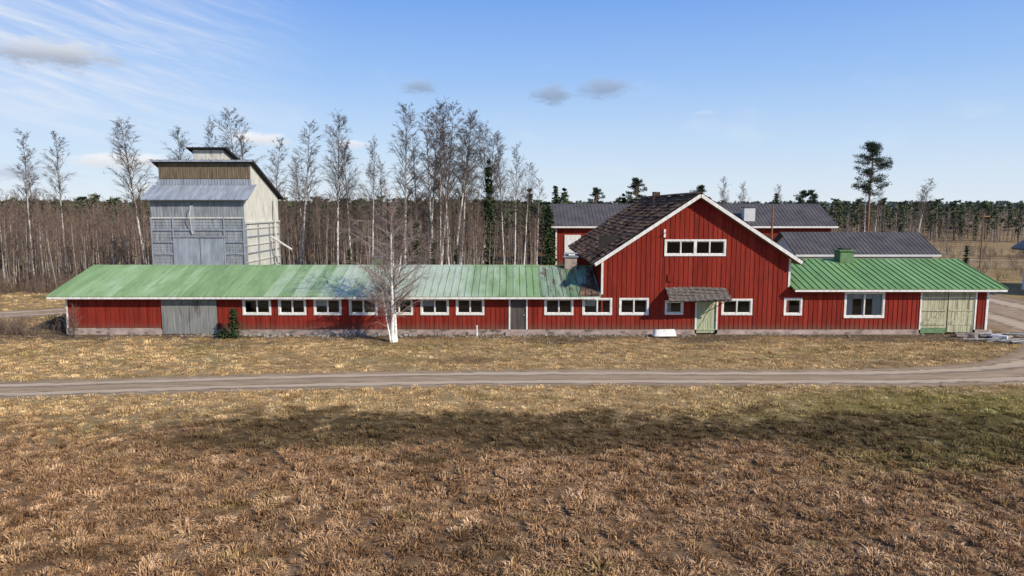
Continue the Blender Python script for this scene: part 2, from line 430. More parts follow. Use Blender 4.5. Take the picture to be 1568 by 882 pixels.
# ================================================================== MAIN BARN
YF = 42.3
B = empty('red_barn', (4, YF + 5, 0))
wins_left = [(374.5, 414.5), (429, 468), (483, 522), (537, 577), (592, 631), (646, 686), (700, 740), (835, 876), (893, 935), (949, 991)]
W = []
for a, b in wins_left: W.append((-16.5 + (a - 374.5) / 24.75 - .045, -16.5 + (b - 374.5) / 24.75 - .045, 1.3, 2.2))
W += [(9.5, 10.5, 1.33, 2.05), (12.98, 14.75, 1.3, 2.15), (16.83, 17.82, 1.28, 2.2), (20.55, 22.9, 1.12, 2.6)]
W.append((9.38, 13.0, 4.95, 5.8))
doors = {'metal': (-21.5, -18.3, .05, 2.28), 'brown': (-.1, .87, .25, 2.2), 'green': (11.4, 12.6, .05, 2.2), 'dbl': (25.25, 28.55, .05, 2.66)}
holes = W + list(doors.values())
xl, xb0, xr, xb1, xe = -27.5, 5.5, 11.3, 17.05, 29.35
segs = [(xl, 2.42, xb0, 2.42), (xb0, 4.72, xr, 8.5), (xr, 8.5, xb1, 4.86), (xb1, 2.85, xe, 2.85)]
mb = MB()
facade(mb, segs, holes, YF, .14, .28, 'red')
mb.box(xl, xl + .1, YF + .01, YF + 9, .28, 2.42, 'red')
mb.face([(xl, YF, 2.42), (xl, YF + 9, 2.42), (xl, YF + 4.5, 3.8)], 'red')
mb.box(xl, xb0, YF + 9, YF + 9.1, .28, 2.42, 'red')
mb.box(xb1, xe, YF + 9, YF + 9.1, .28, 2.85, 'red')
mb.box(xe - .1, xe, YF + .01, YF + 9, .28, 2.85, 'red')
mb.face([(xe, YF, 2.85), (xe, YF + 9, 2.85), (xe, YF + 4.5, 4.2)], 'red')
YB = YF + 18
mb.box(xb0, xb0 + .1, YF + .01, YB, .28, 4.72, 'red'); mb.box(xb1 - .1, xb1, YF + .01, YB, .28, 4.72, 'red')
for i in range(60):
    yy = YF + .2 + i * .29; mb.box(xb0 - .028, xb0 - .001, yy, yy + .05, 2.5, 4.68, 'red')
mb.face([(xb0, YB, .28), (xb1, YB, .28), (xb1, YB, 4.8), (xr, YB, 8.5), (xb0, YB, 4.72)], 'red')
mb.obj('walls', B)
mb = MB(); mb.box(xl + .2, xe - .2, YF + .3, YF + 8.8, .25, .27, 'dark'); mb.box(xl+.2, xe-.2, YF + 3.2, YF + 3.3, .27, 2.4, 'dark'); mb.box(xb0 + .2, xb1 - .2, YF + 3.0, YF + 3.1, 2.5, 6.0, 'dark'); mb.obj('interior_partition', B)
mb = MB(); fx = [xl - .02, doors['metal'][0], doors['metal'][1], doors['green'][0], doors['green'][1], doors['dbl'][0], doors['dbl'][1], xe + .02]
for i in (0, 2, 4, 6): mb.box(fx[i], fx[i + 1], YF - .05, YF + .3, -.2, .3, 'conc')
mb.box(xl - .04, doors['metal'][0] - .2, YF - .09, YF - .052, -.1, .4, 'conc')
mb.obj('foundation', B)
mb = MB()
mb.box(xl - .02, xl + .1, YF - .05, YF - .005, .41, 2.4, 'white')
mb.box(xb0 - .03, xb0 + .1, YF - .05, YF - .005, 2.5, 4.7, 'white')
mb.box(xb1 - .1, xb1 + .03, YF - .05, YF - .005, 2.95, 4.75, 'white')
mb.box(xe - .12, xe + .02, YF - .05, YF - .005, .3, 2.83, 'white')
def rake(a, b, y, k='white', hh=.1):
    a, b = Vector(a), Vector(b); d = b - a; n = Vector((-d.z, 0, d.x)).normalized()
    mb.obox((a + b) / 2, d / 2, (0, .02, 0), n * hh, k)
rake((5.02, YF - .56, 4.37), (11.3, YF - .56, 8.53), 0); rake((11.32, YF - .56, 8.53), (17.55, YF - .56, 4.49), 0)
mb.box(xl - .8, 5.35, YF - .57, YF - .53, 2.27, 2.39, 'white')
mb.box(17.2, 30.1, YF - .57, YF - .53, 2.72, 2.84, 'white')
mb.obj('trim_boards', B)
mb = MB(); ye, yr = YF - .55, YF + 4.5
roof_slope(mb, (xl - .85, ye, 2.44), (1.8, ye, 2.44), (1.8, yr, 3.92), (xl - .85, yr, 3.92), .04, 'roofL', .42, .02, .035)
roof_slope(mb, (xl - .85, yr + 5.05, 2.44), (5.4, yr + 5.05, 2.44), (5.4, yr, 3.9), (xl - .85, yr, 3.9), .04, 'roofL', .42)
roof_slope(mb, (1.83, ye, 2.43), (5.42, ye, 2.43), (5.42, yr, 3.84), (1.83, yr, 3.84), .04, 'darkroofpatch', .42, .02, .035)
n_ = 28
for i in range(n_):
    a = xl - .85 + i * (30.2 / n_); z = 3.93 + random.Random(i).uniform(-.004, .004)
    mb.prism([(yr - .16, z - .04), (yr, z + .025), (yr + .16, z - .04), (yr, z)], 'x', a, a + 30.2 / n_ - .01, 'roofL')
mb.obj('left_wing_roof', B)
mb = MB()
roof_slope(mb, (4.1, ye + .02, 2.475), (5.3, ye + .02, 2.475), (5.3, ye + 1.9, 3.0), (4.5, ye + 1.9, 3.0), .01, 'tile', .4)
roof_slope(mb, (4.7, ye + 1.93, 3.02), (5.3, ye + 1.93, 3.02), (5.3, yr - .3, 3.8), (5.0, yr - .3, 3.8), .01, 'tile')
mb.obj('roof_patch', B)
mb = MB()
roof_slope(mb, (17.1, ye, 2.9), (30.15, ye, 2.9), (30.15, yr, 4.34), (17.1, yr, 4.34), .04, 'roofR', .42, .025, .045)
roof_slope(mb, (17.1, yr + 5.05, 2.9), (30.15, yr + 5.05, 2.9), (30.15, yr, 4.32), (17.1, yr, 4.32), .04, 'roofR', .42)
for i in range(12):
    a = 17.1 + i * (13.05 / 12)
    mb.prism([(yr - .16, 4.31), (yr, 4.375), (yr + .16, 4.31), (yr, 4.345)], 'x', a, a + 13.05 / 12 - .01, 'roofR')
mb.obj('right_wing_roof', B)
def tile_roof(mb, xe_, ze, xr_, zr, y0, y1):
    rows = 21; cols = int((y1 - y0) / .1)
    rnd = random.Random(3)
    d = Vector((xr_ - xe_, 0, zr - ze)); L = d.length; d.normalize()
    n = Vector((-d.z, 0, d.x))
    if n.z < 0: n = -n
    for r in range(rows):
        a = r / rows * L; b = (r + 1.12) / rows * L if r < rows - 1 else L
        off = rnd.uniform(-.012, .012)
        base = len(mb.v); k = mb.mid('tile')
        for c in range(cols + 1):
            y = y0 + (y1 - y0) * c / cols
            w = .022 * math.sin(y * 2 * math.pi / .3); sag = -.12 * math.sin((y - y0) / (y1 - y0) * math.pi) * math.sin(a / L * math.pi) + .02 * math.sin(y * 1.7 + r)
            for (t, h) in ((a, .0), (a, .065), (b, .01)):
                p = Vector((xe_, y, ze)) + d * t + n * (h + w + sag + off); mb.v.append(tuple(p))
        gone = {c for c in range(0, cols // 3 + 1) if rnd.random() < (.07 if r > 2 else .2)}
        for c in range(cols):
            if c // 3 in gone: continue
            i = base + c * 3
            mb.f.append((i, i + 3, i + 4, i + 1)); mb.mi.append(k); mb.f.append((i + 1, i + 4, i + 5, i + 2)); mb.mi.append(k)
mb = MB()
roof_slope(mb, (4.98, YF - .5, 4.3), (4.98, YB + .4, 4.3), (11.3, YB + .4, 8.5), (11.3, YF - .5, 8.5), .08, 'brownwood')
roof_slope(mb, (17.6, YF - .5, 4.4), (17.6, YB + .4, 4.4), (11.3, YB + .4, 8.5), (11.3, YF - .5, 8.5), .08, 'brownwood')
tile_roof(mb, 4.9, 4.42, 11.3, 8.63, YF - .55, YB + .45)
tile_roof(mb, 17.7, 4.5, 11.3, 8.63, YF - .55, YB + .45)
for i in range(45):
    a = YF - .58 + i * .422; mb.prism([(11.1, 8.64), (11.3, 8.76), (11.5, 8.64), (11.3, 8.7)], 'y', a, a + .44, 'tile')
mb.obj('gable_tile_roof', B)
for i, h in enumerate(W):
    if i == 13: window(B, 'window_%d' % (i + 1), h, YF, 2, curtains=[(20.6, 21.1, 2.55, 1.2), (22.3, 22.85, 2.55, 1.2), (21.1, 22.3, 2.55, 2.2), (21.62, 21.9, 2.2, 1.2)])
    elif i == 14: window(B, 'window_%d' % (i + 1), h, YF, 4)
    elif i in (10, 12): window(B, 'window_%d' % (i + 1), h, YF, 1, curtains=[(h[0], h[0] + .35, h[3], h[2])])
    elif i in (2, 5, 8): window(B, 'window_%d' % (i + 1), h, YF, 2, curtains=[(h[0], h[0] + .8, h[3], h[2] + .45)])
    else: window(B, 'window_%d' % (i + 1), h, YF, 2)
mb = MB(); mb.box(11.1, 11.28, YF - .05, YF + .07, 4.98, 5.77, 'white'); mb.obj('gable_window_post', B)
def boarded(mb, x0, x1, z0, z1, y, k, w=.13):
    x = x0; rnd = random.Random(int(x0 * 10))
    while x < x1 - .02:
        e = min(x + w, x1); mb.box(x + .004, e - .004, y + rnd.uniform(-.01, .008), y + .05, z0 + rnd.uniform(0, .03), z1, k); x += w
mb = MB(); h = doors['metal']; boarded(mb, h[0] - .1, h[1] + .1, .02, 1.9, YF - .1, 'greydoor', .17)
boarded(mb, h[0] - .1, h[1] + .1, 1.9, 2.3, YF - .08, 'greydoor', .33)
mb.box(h[0] - .3, h[1] + .3, YF - .13, YF - .1, 2.26, 2.33, 'greenpaint'); mb.box(h[0] + 1.65, h[0] + 1.7, YF - .14, YF - .112, .1, 1.9, 'greydoor')
mb.obj('sliding_door', B)
def casing(mb, h, y, w=.1, k='white'):
    mb.box(h[0] - w, h[0], y - .05, y + .08, h[2], h[3], k); mb.box(h[1], h[1] + w, y - .05, y + .08, h[2], h[3], k); mb.box(h[0] - w, h[1] + w, y - .05, y + .08, h[3], h[3] + w, k)
mb = MB(); h = doors['brown']; boarded(mb, h[0], h[1], .27, 2.2, YF + .03, 'browndoor', .12); casing(mb, h, YF)
mb.box(h[0] - .3, h[1] + .3, YF - .5, YF - .06, .0, .18, 'conc'); mb.box(h[1] - .15, h[1] - .1, YF - .02, YF + .02, 1.15, 1.25, 'greymetal'); mb.obj('brown_door', B)
mb = MB(); h = doors['green']; boarded(mb, h[0], h[1], .08, 2.2, YF + .03, 'greendoor', .15); casing(mb, h, YF)
mb.obox(((h[0] + h[1]) / 2, YF + .0, 1.1), (.5, 0, .85), (0, .015, 0), (-.04, 0, .03), 'greendoor'); mb.box(h[0], h[1], YF - .01, YF + .02, 1.9, 2.0, 'greendoor'); mb.box(h[0], h[1], YF - .01, YF + .02, .25, .35, 'greendoor'); mb.obj('green_door', B)
mb = MB(); h = doors['dbl']; mx_ = (h[0] + h[1]) / 2 
boarded(mb, h[0], mx_ - .02, .38, h[3], YF + .02, 'creamdoor', .14); boarded(mb, mx_ + .02, h[1], .12, h[3], YF - .0, 'creamdoor', .14)
boarded(mb, h[0], mx_ - .02, .06, .38, YF + .01, 'greenpaint', .4)
for a, b in ((h[0] + .06, mx_ - .1), (mx_ + .1, h[1] - .06)):
    for z in (.6, 1.45, 2.35): mb.box(a, b, YF - .03, YF - .012, z, z + .1, 'creamdoor')
    mb.obox(((a + b) / 2, YF - .035, 1.05), ((b - a) / 2 - .1, 0, .33), (0, .008, 0), (-.02, 0, .05), 'creamdoor')
casing(mb, h, YF, .09); mb.obj('double_door', B)
mb = MB(); cx0, cx1 = 9.4, 13.15
n_ = 40
for r in range(5):
    z0 = 2.92 - r * .12; y0 = YF - .06 - r * .24
    for i in range(n_):
        a = cx0 + (cx1 - cx0) * i / n_ + (r % 2) * .03; b = a + (cx1 - cx0) / n_
        za = .02 * math.sin(i * 1.57) + .05 * math.sin(i * .09 + r); zb = .02 * math.sin((i + 1) * 1.57) + .05 * math.sin((i + 1) * .09 + r)
        mb.face([(a, y0, z0 + za), (a, y0 - .27, z0 - .13 + za), (b, y0 - .27, z0 - .13 + zb), (b, y0, z0 + zb)], 'canopy')
        mb.face([(a, y0 - .27, z0 - .13 + za), (a, y0 - .27, z0 - .17 + za), (b, y0 - .27, z0 - .17 + zb), (b, y0 - .27, z0 - .13 + zb)], 'blackroof')
for x in (9.5, 11.3, 13.0):
    mb.tube([(x, YF, 1.95), (x, YF - 1.05, 2.3)], [.035, .035], 4, 'white'); mb.tube([(x, YF, 2.75), (x, YF - 1.1, 2.28)], [.035, .035], 4, 'brownwood')
mb.box(cx0, cx1, YF - 1.2, YF - 1.13, 2.2, 2.28, 'brownwood')
mb.obj('porch_canopy', B)
mb = MB(); mb.box(21.85, 22.75, yr - .8, yr + .1, 3.9, 4.92, 'greenpaint'); mb.box(21.75, 22.85, yr - .9, yr + .2, 4.92, 5.0, 'greenpaint'); mb.box(22.0, 22.6, yr - .65, yr - .05, 5.0, 5.1, 'blackroof'); mb.obj('green_chimney', B)
mb = MB(); mb.box(3.55, 4.35, yr - .5, yr + .2, 3.6, 4.5, 'conc'); mb.box(3.45, 4.45, yr - .6, yr + .3, 4.5, 4.56, 'greymetal'); mb.tube([(3.7, yr - .1, 4.5), (3.7, yr - .1, 4.8)], [.12, .12], 8, 'greymetal'); mb.box(3.5, 4.4, yr - .55, yr + .25, 4.72, 4.76, 'greymetal'); mb.obj('vent_chimney', B)
mb = MB(); mb.box(-9.5, -8.9, yr + .2, yr + .7, 3.6, 4.45, 'greenpaint'); mb.box(-9.58, -8.82, yr + .12, yr + .78, 4.45, 4.5, 'greymetal'); mb.obj('roof_vent', B)
mb = MB(); mb.box(10.8, 11.3, YF + 11, YF + 11.5, 8.1, 9.0, 'tile'); mb.obj('ridge_chimney', B)
mb = MB(); mb.tube([(9.3, YF - .02, 6.25), (9.3, YF - .3, 6.3)], [.03, .03], 6, 'white'); mb.box(9.24, 9.36, YF - .08, YF - .03, 6.0, 6.5, 'white')
mb.tube([(9.3, YF - .05, 6.0), (9.28, YF - .05, 2.9)], [.015, .015], 4, 'blackroof'); mb.box(9.55, 9.85, YF - .09, YF - .03, 3.3, 3.75, 'red'); mb.obj('cable_bracket', B)

# ================================================================== GRAIN DRYER
G = empty('grain_dryer_tower', (-26, 62, 0))
gx0, gx1, gy0, gy1 = -30.1, -22.3, 58.0, 66.4
prof = [(gy0, 0), (gy1, 0), (gy1, 8.85), (59.75, 11.65), (59.7, 9.75), (gy0, 8.75)]
mb = MB()
mb.face([(gx0, gy0, 0), (gx1, gy0, 0), (gx1, gy0, 8.75), (gx0, gy0, 8.75)], 'greywood')
mb.face([(gx0, y, z) for y, z in prof], 'greywood'); mb.face([(gx0, gy1, 0), (gx1, gy1, 0), (gx1, gy1, 8.85), (gx0, gy1, 8.85)], 'greywood')
mb.box(gx0 + .02, gx1 - .02, 59.7, 59.8, 9.6, 11.6, 'brownwood')
x = gx0
while x < gx1 - .1:
    mb.box(x + .01, x + .17, 59.66, 59.7, 10.25, 11.55, 'brownwood'); x += .19
mb.obj('front_walls', G)
mb = MB(); mb.face([(gx1, y, z) for y, z in prof], 'creamsheet')
y = gy0 + .1
while y < gy1 - .1:
    zt = 8.6 if y < 59.75 else 11.5 - (y - 59.75) * (2.8 / 6.65)
    mb.box(gx1, gx1 + .03, y, y + .07, 6.6, zt, 'creamsheet'); y += .25
for i in range(9):
    z = .4 + i * .7; mb.box(gx1 + .001, gx1 + .09, gy0, gy1, z, z + .1, 'greywood' if i % 2 else 'creamsheet')
for y in (gy0 + .02, gy0 + 2.8, gy0 + 5.6, gy1 - .12): mb.box(gx1 + .001, gx1 + .12, y, y + .1, 0, 6.55, 'greywood')
mb.box(gx1 + .001, gx1 + .14, gy0, gy1, 6.45, 6.6, 'creamsheet'); mb.obj('side_wall', G)
mb = MB()
x = gx0 + .05
while x < gx1 - .05:
    mb.box(x, x + .07, gy0 - .03, gy0, 7.05, 8.7, 'greywood'); x += .25
for i in range(26):
    z = .2 + i * .255
    for (a, b) in ((gx0, gx0 + 1.85), (gx1 - 1.65, gx1)) if z < 5.3 else ((gx0, gx1),):
        mb.box(a, b, gy0 - .03 - .01 * (i % 3), gy0 + .01, z, z + .235, 'greywood')
for i, z in enumerate((.9, 1.9, 2.9, 3.9, 4.9, 5.9, 6.9)):
    for (a, b) in ((gx0, gx0 + 1.85), (gx1 - 1.65, gx1)) if z < 5.3 else ((gx0 - .05, gx1 + .05),):
        mb.box(a, b, gy0 - .12, gy0 - .06, z, z + .12, 'creamsheet' if z > 6 else 'greymetal')
for x in (gx0, gx0 + 1.8, gx1 - 1.75, gx1 - .12): mb.box(x, x + .12, gy0 - .15, gy0 - .125, 0, 7.0, 'greymetal')
mb.box(gx0 + 3.3, gx0 + 3.6, gy0 - .1, gy0, 5.6, 8.0, 'greymetal')
mb.tube([(gx0 + 3.45, gy0 - .15, 5.6), (gx0 + 3.5, gy0 - .6, 7.2), (gx0 + 3.45, gy0 - .25, 7.9)], [.03, .03, .03], 5, 'creamsheet')
mb.obj('plank_cladding', G)
mb = MB(); boarded(mb, gx0 + 1.9, gx0 + 4.0, .1, 5.35, gy0 - .12, 'greymetal', .3); boarded(mb, gx0 + 4.05, gx1 - 1.7, .1, 5.35, gy0 - .1, 'greymetal', .3)
mb.box(gx0 + 1.8, gx1 - 1.6, gy0 - .2, gy0 - .14, 5.33, 5.45, 'greywood'); mb.obj('tall_doors', G)
mb = MB()
roof_slope(mb, (gx0 - .5, gy0 - .55, 8.45), (gx1 + .5, gy0 - .55, 8.45), (gx1 + .5, 59.68, 9.75), (gx0 - .5, 59.68, 9.75), .06, 'greymetal', .5)
x = gx0
while x < gx1 - .05:
    mb.box(x, x + .2, 59.58, 59.66, 9.72, 10.2, 'greymetal'); x += .24
mb.obj('front_lean_roof', G)
mb = MB()
roof_slope(mb, (gx0 - .45, 67.0, 8.68), (gx1 + .4, 67.0, 8.68), (gx1 + .4, 59.3, 11.82), (gx0 - .45, 59.3, 11.82), .12, 'blackroof', .6)
mb.box(gx0 - .45, gx1 + .4, 59.24, 59.298, 11.65, 11.8, 'greymetal')
mb.obj('main_roof', G)
mb = MB(); mb.prism([(60.6, 11.2), (63.6, 10.0), (63.6, 12.0), (60.6, 12.75)], 'x', gx0 + 2.6, gx0 + 5.2, 'creamsheet')
roof_slope(mb, (gx0 + 2.2, 64.2, 11.85), (gx0 + 5.6, 64.2, 11.85), (gx0 + 5.6, 60.2, 12.95), (gx0 + 2.2, 60.2, 12.95), .1, 'blackroof', .5)
mb.obj('cupola', G)
mb = MB(); mb.tube([(gx1 + .1, 63.8, 5.2), (gx1 + 2.2, 63.2, 4.0)], [.1, .1], 8, 'creamsheet'); mb.tube([(gx1 + .3, 64.6, 8.6), (gx1 + .3, 64.6, 1)], [.09, .09], 8, 'creamsheet'); mb.obj('discharge_pipe', G)

# ================================================================== BACK BUILDINGS
def gable_x(name, x0, x1, y0, y1, ze, zr, wallk, roofk, ov=.7, rib=.5, base=0):
    e = empty(name, ((x0 + x1) / 2, (y0 + y1) / 2, 0)); ym = (y0 + y1) / 2
    mb = MB(); mb.box(x0, x1, y0, y1, base, ze, wallk)
    for x in (x0, x1): mb.face([(x, y0, ze), (x, y1, ze), (x, ym, zr - .1)], wallk)
    x = x0 + .1
    if wallk == 'red':
        while x < x1: mb.box(x, x + .05, y0 - .03, y0, base, ze, wallk); x += .3
    mb.obj('walls', e); mb = MB()
    s = (zr - ze) / (ym - y0)
    for yy in (y0 - ov, y1 + ov):
        roof_slope(mb, (x0 - ov, yy, ze - s * ov + .1), (x1 + ov, yy, ze - s * ov + .1), (x1 + ov, ym, zr + .1), (x0 - ov, ym, zr + .1), .1, roofk, rib)
    mb.box(x0 - ov, x1 + ov, y0 - ov - .03, y0 - ov - .005, ze - s * ov - .15, ze - s * ov + .08, 'white' if wallk != 'plaster' else 'plaster')
    mb.obj('roof', e); return e
e = gable_x('red_farm_hall', 6.0, 43.6, 95, 106, 5.55, 8.25, 'red', 'darkmetal')
mb = MB(); mb.box(7.2, 9.4, 94.85, 94.98, .2, 4.1, 'white'); mb.box(5.95, 6.15, 94.9, 94.96, 0, 5.5, 'white')
for x in (12, 17, 22, 27, 34, 39): mb.box(x, x + 1.4, 94.9, 94.965, 2.5, 3.6, 'white'); mb.box(x + .12, x + 1.28, 94.87, 94.9, 2.62, 3.48, 'dark')
mb.obj('white_door', e)
mb = MB(); mb.box(31.9, 33.4, 95.6, 96.8, 5.3, 7.8, 'plaster'); mb.box(31.8, 33.5, 95.5, 96.9, 7.8, 7.9, 'darkmetal'); mb.obj('chimney', e)
e = gable_x('garage_building', 31.1, 45.6, 75, 83, 3.0, 4.95, 'plaster', 'darkmetal', .6, .45)
mb = MB()
for x in (32.5, 36.5, 40.5): mb.box(x, x + 2.8, 74.93, 74.98, .1, 2.4, 'white')
mb.obj('garage_doors', e)
e = empty('white_house', (54, 63, 0)); mb = MB()
mb.prism([(48.9, 0), (59.1, 0), (59.1, 4.3), (54, 7.8), (48.9, 4.3)], 'y', 58.5, 66, 'white'); mb.obj('walls', e); mb = MB()
roof_slope(mb, (48.0, 57.9, 3.95), (48.0, 66.6, 3.95), (54, 66.6, 8.0), (54, 57.9, 8.0), .15, 'bluegrey', .4)
roof_slope(mb, (60, 57.9, 3.95), (60, 66.6, 3.95), (54, 66.6, 8.0), (54, 57.9, 8.0), .15, 'bluegrey', .4)
mb.obj('roof', e); mb = MB(); mb.box(50.3, 51.6, 58.44, 58.48, 1.1, 2.4, 'dark'); mb.box(50.2, 51.7, 58.46, 58.49, 1.0, 2.5, 'bluegrey'); mb.box(48.85, 59.15, 58.4, 58.5, -.1, .4, 'conc'); mb.obj('window', e)

def pole(name, x, y, h, r=.1, k='pinebark', arm=False):
    mb = MB(); mb.tube([(x, y, 0), (x, y, h)], [r, r * .7], 8, k)
    if arm: mb.box(x - .8, x + .8, y - .05, y + .05, h - .6, h - .45, k)
    mb.obj(name, smooth=True)
pole('utility_pole', 29.2, 78, 8.0, .13, 'pinebark')
pole('utility_pole', 61, 90, 7.2, .1, 'pinebark', True)
pole('utility_pole', -33.5, 90, 8.0, .1, 'pinebark', True)

# ================================================================== GROUND
def gz(x, y):
    m = np.clip((27 - y) / 4, 0, 1)
    return m * (.05 * np.sin(x * .9 + 1.3 * np.sin(y * .7)) + .04 * np.sin(y * 1.7 + x * .5) + .025 * np.sin(x * 3.1 + y * 2.3))
xs = np.concatenate([-np.geomspace(2500, 46, 22), np.arange(-45, 45.01, .45), np.geomspace(46, 2500, 22)])
ys = np.concatenate([[-600, -200, -60, -20], np.arange(0, 30, .4), np.arange(30, 70, 1.5), np.geomspace(70, 4000, 30)])
XX, YY = np.meshgrid(xs, ys); ZZ = gz(XX, YY)
ZZ = ZZ + np.clip((YY - 700) / 1500, 0, 1) * 10
V = np.stack([XX, YY, ZZ], -1).reshape(-1, 3); nx, ny = len(xs), len(ys)
idx = np.arange(nx * ny).reshape(ny, nx)
F = np.stack([idx[:-1, :-1], idx[:-1, 1:], idx[1:, 1:], idx[1:, :-1]], -1).reshape(-1, 4)
me = bpy.data.meshes.new('ground'); me.from_pydata(V.tolist(), [], F.tolist()); me.materials.append(mat['ground'])
me.polygons.foreach_set('use_smooth', [True] * len(F)); o = bpy.data.objects.new('ground', me); col.objects.link(o)

def catmull(P, n=14):
    P = [Vector(p) for p in P]; P = [P[0] * 2 - P[1]] + P + [P[-1] * 2 - P[-2]]; out = []
    for i in range(1, len(P) - 2):
        a, b, c, d = P[i - 1:i + 3]
        for j in range(n):
            t = j / n
            out.append(.5 * ((2 * b) + (c - a) * t + (2 * a - 5 * b + 4 * c - d) * t * t + (3 * b - a - 3 * c + d) * t ** 3))
    out.append(P[-2]); return out
roads = []
def road(name, P, z, seed=1):
    C = catmull(P, 24); rnd = random.Random(seed); vs, fs, uv = [], [], []; n = 8; L = 0
    for i, c in enumerate(C):
        d = (C[min(i + 1, len(C) - 1)] - C[max(i - 1, 0)]); d.z = 0; d.normalize(); nrm = Vector((-d.y, d.x, 0))
        jl, jr = rnd.uniform(-.2, .2), rnd.uniform(-.2, .2); w = c.z
        for j in range(n + 1):
            t = j / n; off = -w / 2 + w * t + (jl * (1 - t) ** 4 if t < .5 else jr * t ** 4)
            vs.append((c.x + nrm.x * off, c.y + nrm.y * off, z)); uv.append((t, L))
        L += .5
    for i in range(len(C) - 1):
        for j in range(n): a = i * (n + 1) + j; fs.append((a, a + n + 1, a + n + 2, a + 1))
    me = bpy.data.meshes.new(name); me.from_pydata(vs, [], fs); me.materials.append(mat['road'])
    ul = me.uv_layers.new(name='UVMap')
    for p in me.polygons:
        p.use_smooth = True
        for li in p.loop_indices: ul.data[li].uv = uv[me.loops[li].vertex_index]
    o = bpy.data.objects.new(name, me); col.objects.link(o)
    roads.append(np.array([(c.x, c.y, c.z) for c in C]))
road('gravel_road', [(-80, 24, 3), (-45, 27, 3), (-22, 29.1, 3.2), (-11.3, 30.5, 3.2), (0, 31.3, 3.3), (12.5, 31.3, 3.3), (20, 31.6, 3.8), (26, 33.0, 5.2), (32, 36.8, 7.5), (35.6, 43, 9.2), (37.5, 52, 10.5), (39.5, 68, 9)], .006)
road('gravel_road', [(25, 31.3, 2.5), (34, 30.8, 3), (50, 30, 3), (80, 28, 3)], .010, 2)
road('gravel_road', [(-90, 43, 4.5), (-50, 47, 4.5), (-38, 50, 4.5), (-31, 53.5, 4), (-22, 54.8, 4), (-8, 55.5, 4), (4, 60, 5)], .006, 3)
def on_road(x, y, marg=0.):
    m = np.zeros(len(x), bool)
    for r in roads:
        for i in range(0, len(r)):
            m |= (x - r[i, 0]) ** 2 + (y - r[i, 1]) ** 2 < (r[i, 2] / 2 + marg) ** 2
    return m

# ================================================================== VEGETATION
rng = np.random.default_rng(5)
def scatter(name, pts, rot, scl, meshes, vid):
    c = bpy.data.collections.new(name + '_variants')
    for i, me in enumerate(meshes):
        c.objects.link(bpy.data.objects.new('%s_variant_%02d' % (name, i), me))
    me = bpy.data.meshes.new(name); me.from_pydata([tuple(p) for p in pts], [], [])
    a = me.attributes.new('rot', 'FLOAT_VECTOR', 'POINT'); a.data.foreach_set('vector', np.asarray(rot, dtype=np.float32).ravel())
    a = me.attributes.new('scl', 'FLOAT_VECTOR', 'POINT'); a.data.foreach_set('vector', np.asarray(scl, dtype=np.float32).ravel())
    a = me.attributes.new('vid', 'INT', 'POINT'); a.data.foreach_set('value', np.asarray(vid, dtype=np.int32))
    o = bpy.data.objects.new(name, me); col.objects.link(o)
    g = bpy.data.node_groups.new(name + '_scatter', 'GeometryNodeTree'); g.is_modifier = True
    g.interface.new_socket('Geometry', in_out='INPUT', socket_type='NodeSocketGeometry')
    g.interface.new_socket('Geometry', in_out='OUTPUT', socket_type='NodeSocketGeometry')
    gi = g.nodes.new('NodeGroupInput'); go = g.nodes.new('NodeGroupOutput')
    ci = g.nodes.new('GeometryNodeCollectionInfo'); ci.inputs[0].default_value = c; ci.inputs['Separate Children'].default_value = True; ci.inputs['Reset Children'].default_value = True
    ip = g.nodes.new('GeometryNodeInstanceOnPoints'); ip.inputs['Pick Instance'].default_value = True
    def attr(n, t):
        nd = g.nodes.new('GeometryNodeInputNamedAttribute'); nd.data_type = t; nd.inputs[0].default_value = n
        return [s for s in nd.outputs if s.enabled and s.name == 'Attribute'][0]
    L = g.links.new
    L(gi.outputs[0], ip.inputs['Points']); L(ci.outputs[0], ip.inputs['Instance']); L(attr('vid', 'INT'), ip.inputs['Instance Index'])
    L(attr('rot', 'FLOAT_VECTOR'), ip.inputs['Rotation']); L(attr('scl', 'FLOAT_VECTOR'), ip.inputs['Scale']); L(ip.outputs[0], go.inputs[0])
    md = o.modifiers.new('scatter', 'NODES'); md.node_group = g
    return o

def tuft(seed, nb, h, spread, w, curl=.5, flat=0.):
    r = random.Random(seed); mb = MB()
    for i in range(nb):
        a = r.uniform(0, 6.283); rr = spread * math.sqrt(r.random()); x, y = rr * math.cos(a), rr * math.sin(a)
        a2 = a + r.uniform(-1, 1); hh = h * r.uniform(.45, 1.1) * (1 - .45 * rr / spread); ln = r.uniform(.15, 1) * curl * hh * 1.6 + flat * hh
        dx, dy = math.cos(a2), math.sin(a2); b = r.uniform(0, 6.283); px, py = math.cos(b) * w, math.sin(b) * w
        z1, z2 = hh * .65, hh * r.uniform(.35, 1.0)
        i0 = len(mb.v)
        mb.v += [(x - px, y - py, -.02), (x + px, y + py, -.02), (x + dx * ln * .35 + px * .9, y + dy * ln * .35 + py * .9, z1), (x + dx * ln * .35 - px * .9, y + dy * ln * .35 - py * .9, z1),
                 (x + dx * ln, y + dy * ln, z2)]
        mb.f += [(i0, i0 + 1, i0 + 2, i0 + 3), (i0 + 3, i0 + 2, i0 + 4)]; k = mb.mid('grass'); mb.mi += [k, k]
    return mb.mesh('tuft')
field_t = [tuft(i, 120, .19, .19, .0105, 1.0) for i in range(6)] + [tuft(20 + i, 80, .33, .13, .007, 1.0) for i in range(2)] + [tuft(30 + i, 34, .07, .22, .009, 1.4, .5) for i in range(2)]
lawn_t = [tuft(40 + i, 50, .09, .26, .009, 1.2, .3) for i in range(5)] + [tuft(50 + i, 50, .19, .15, .008, .9) for i in range(3)]
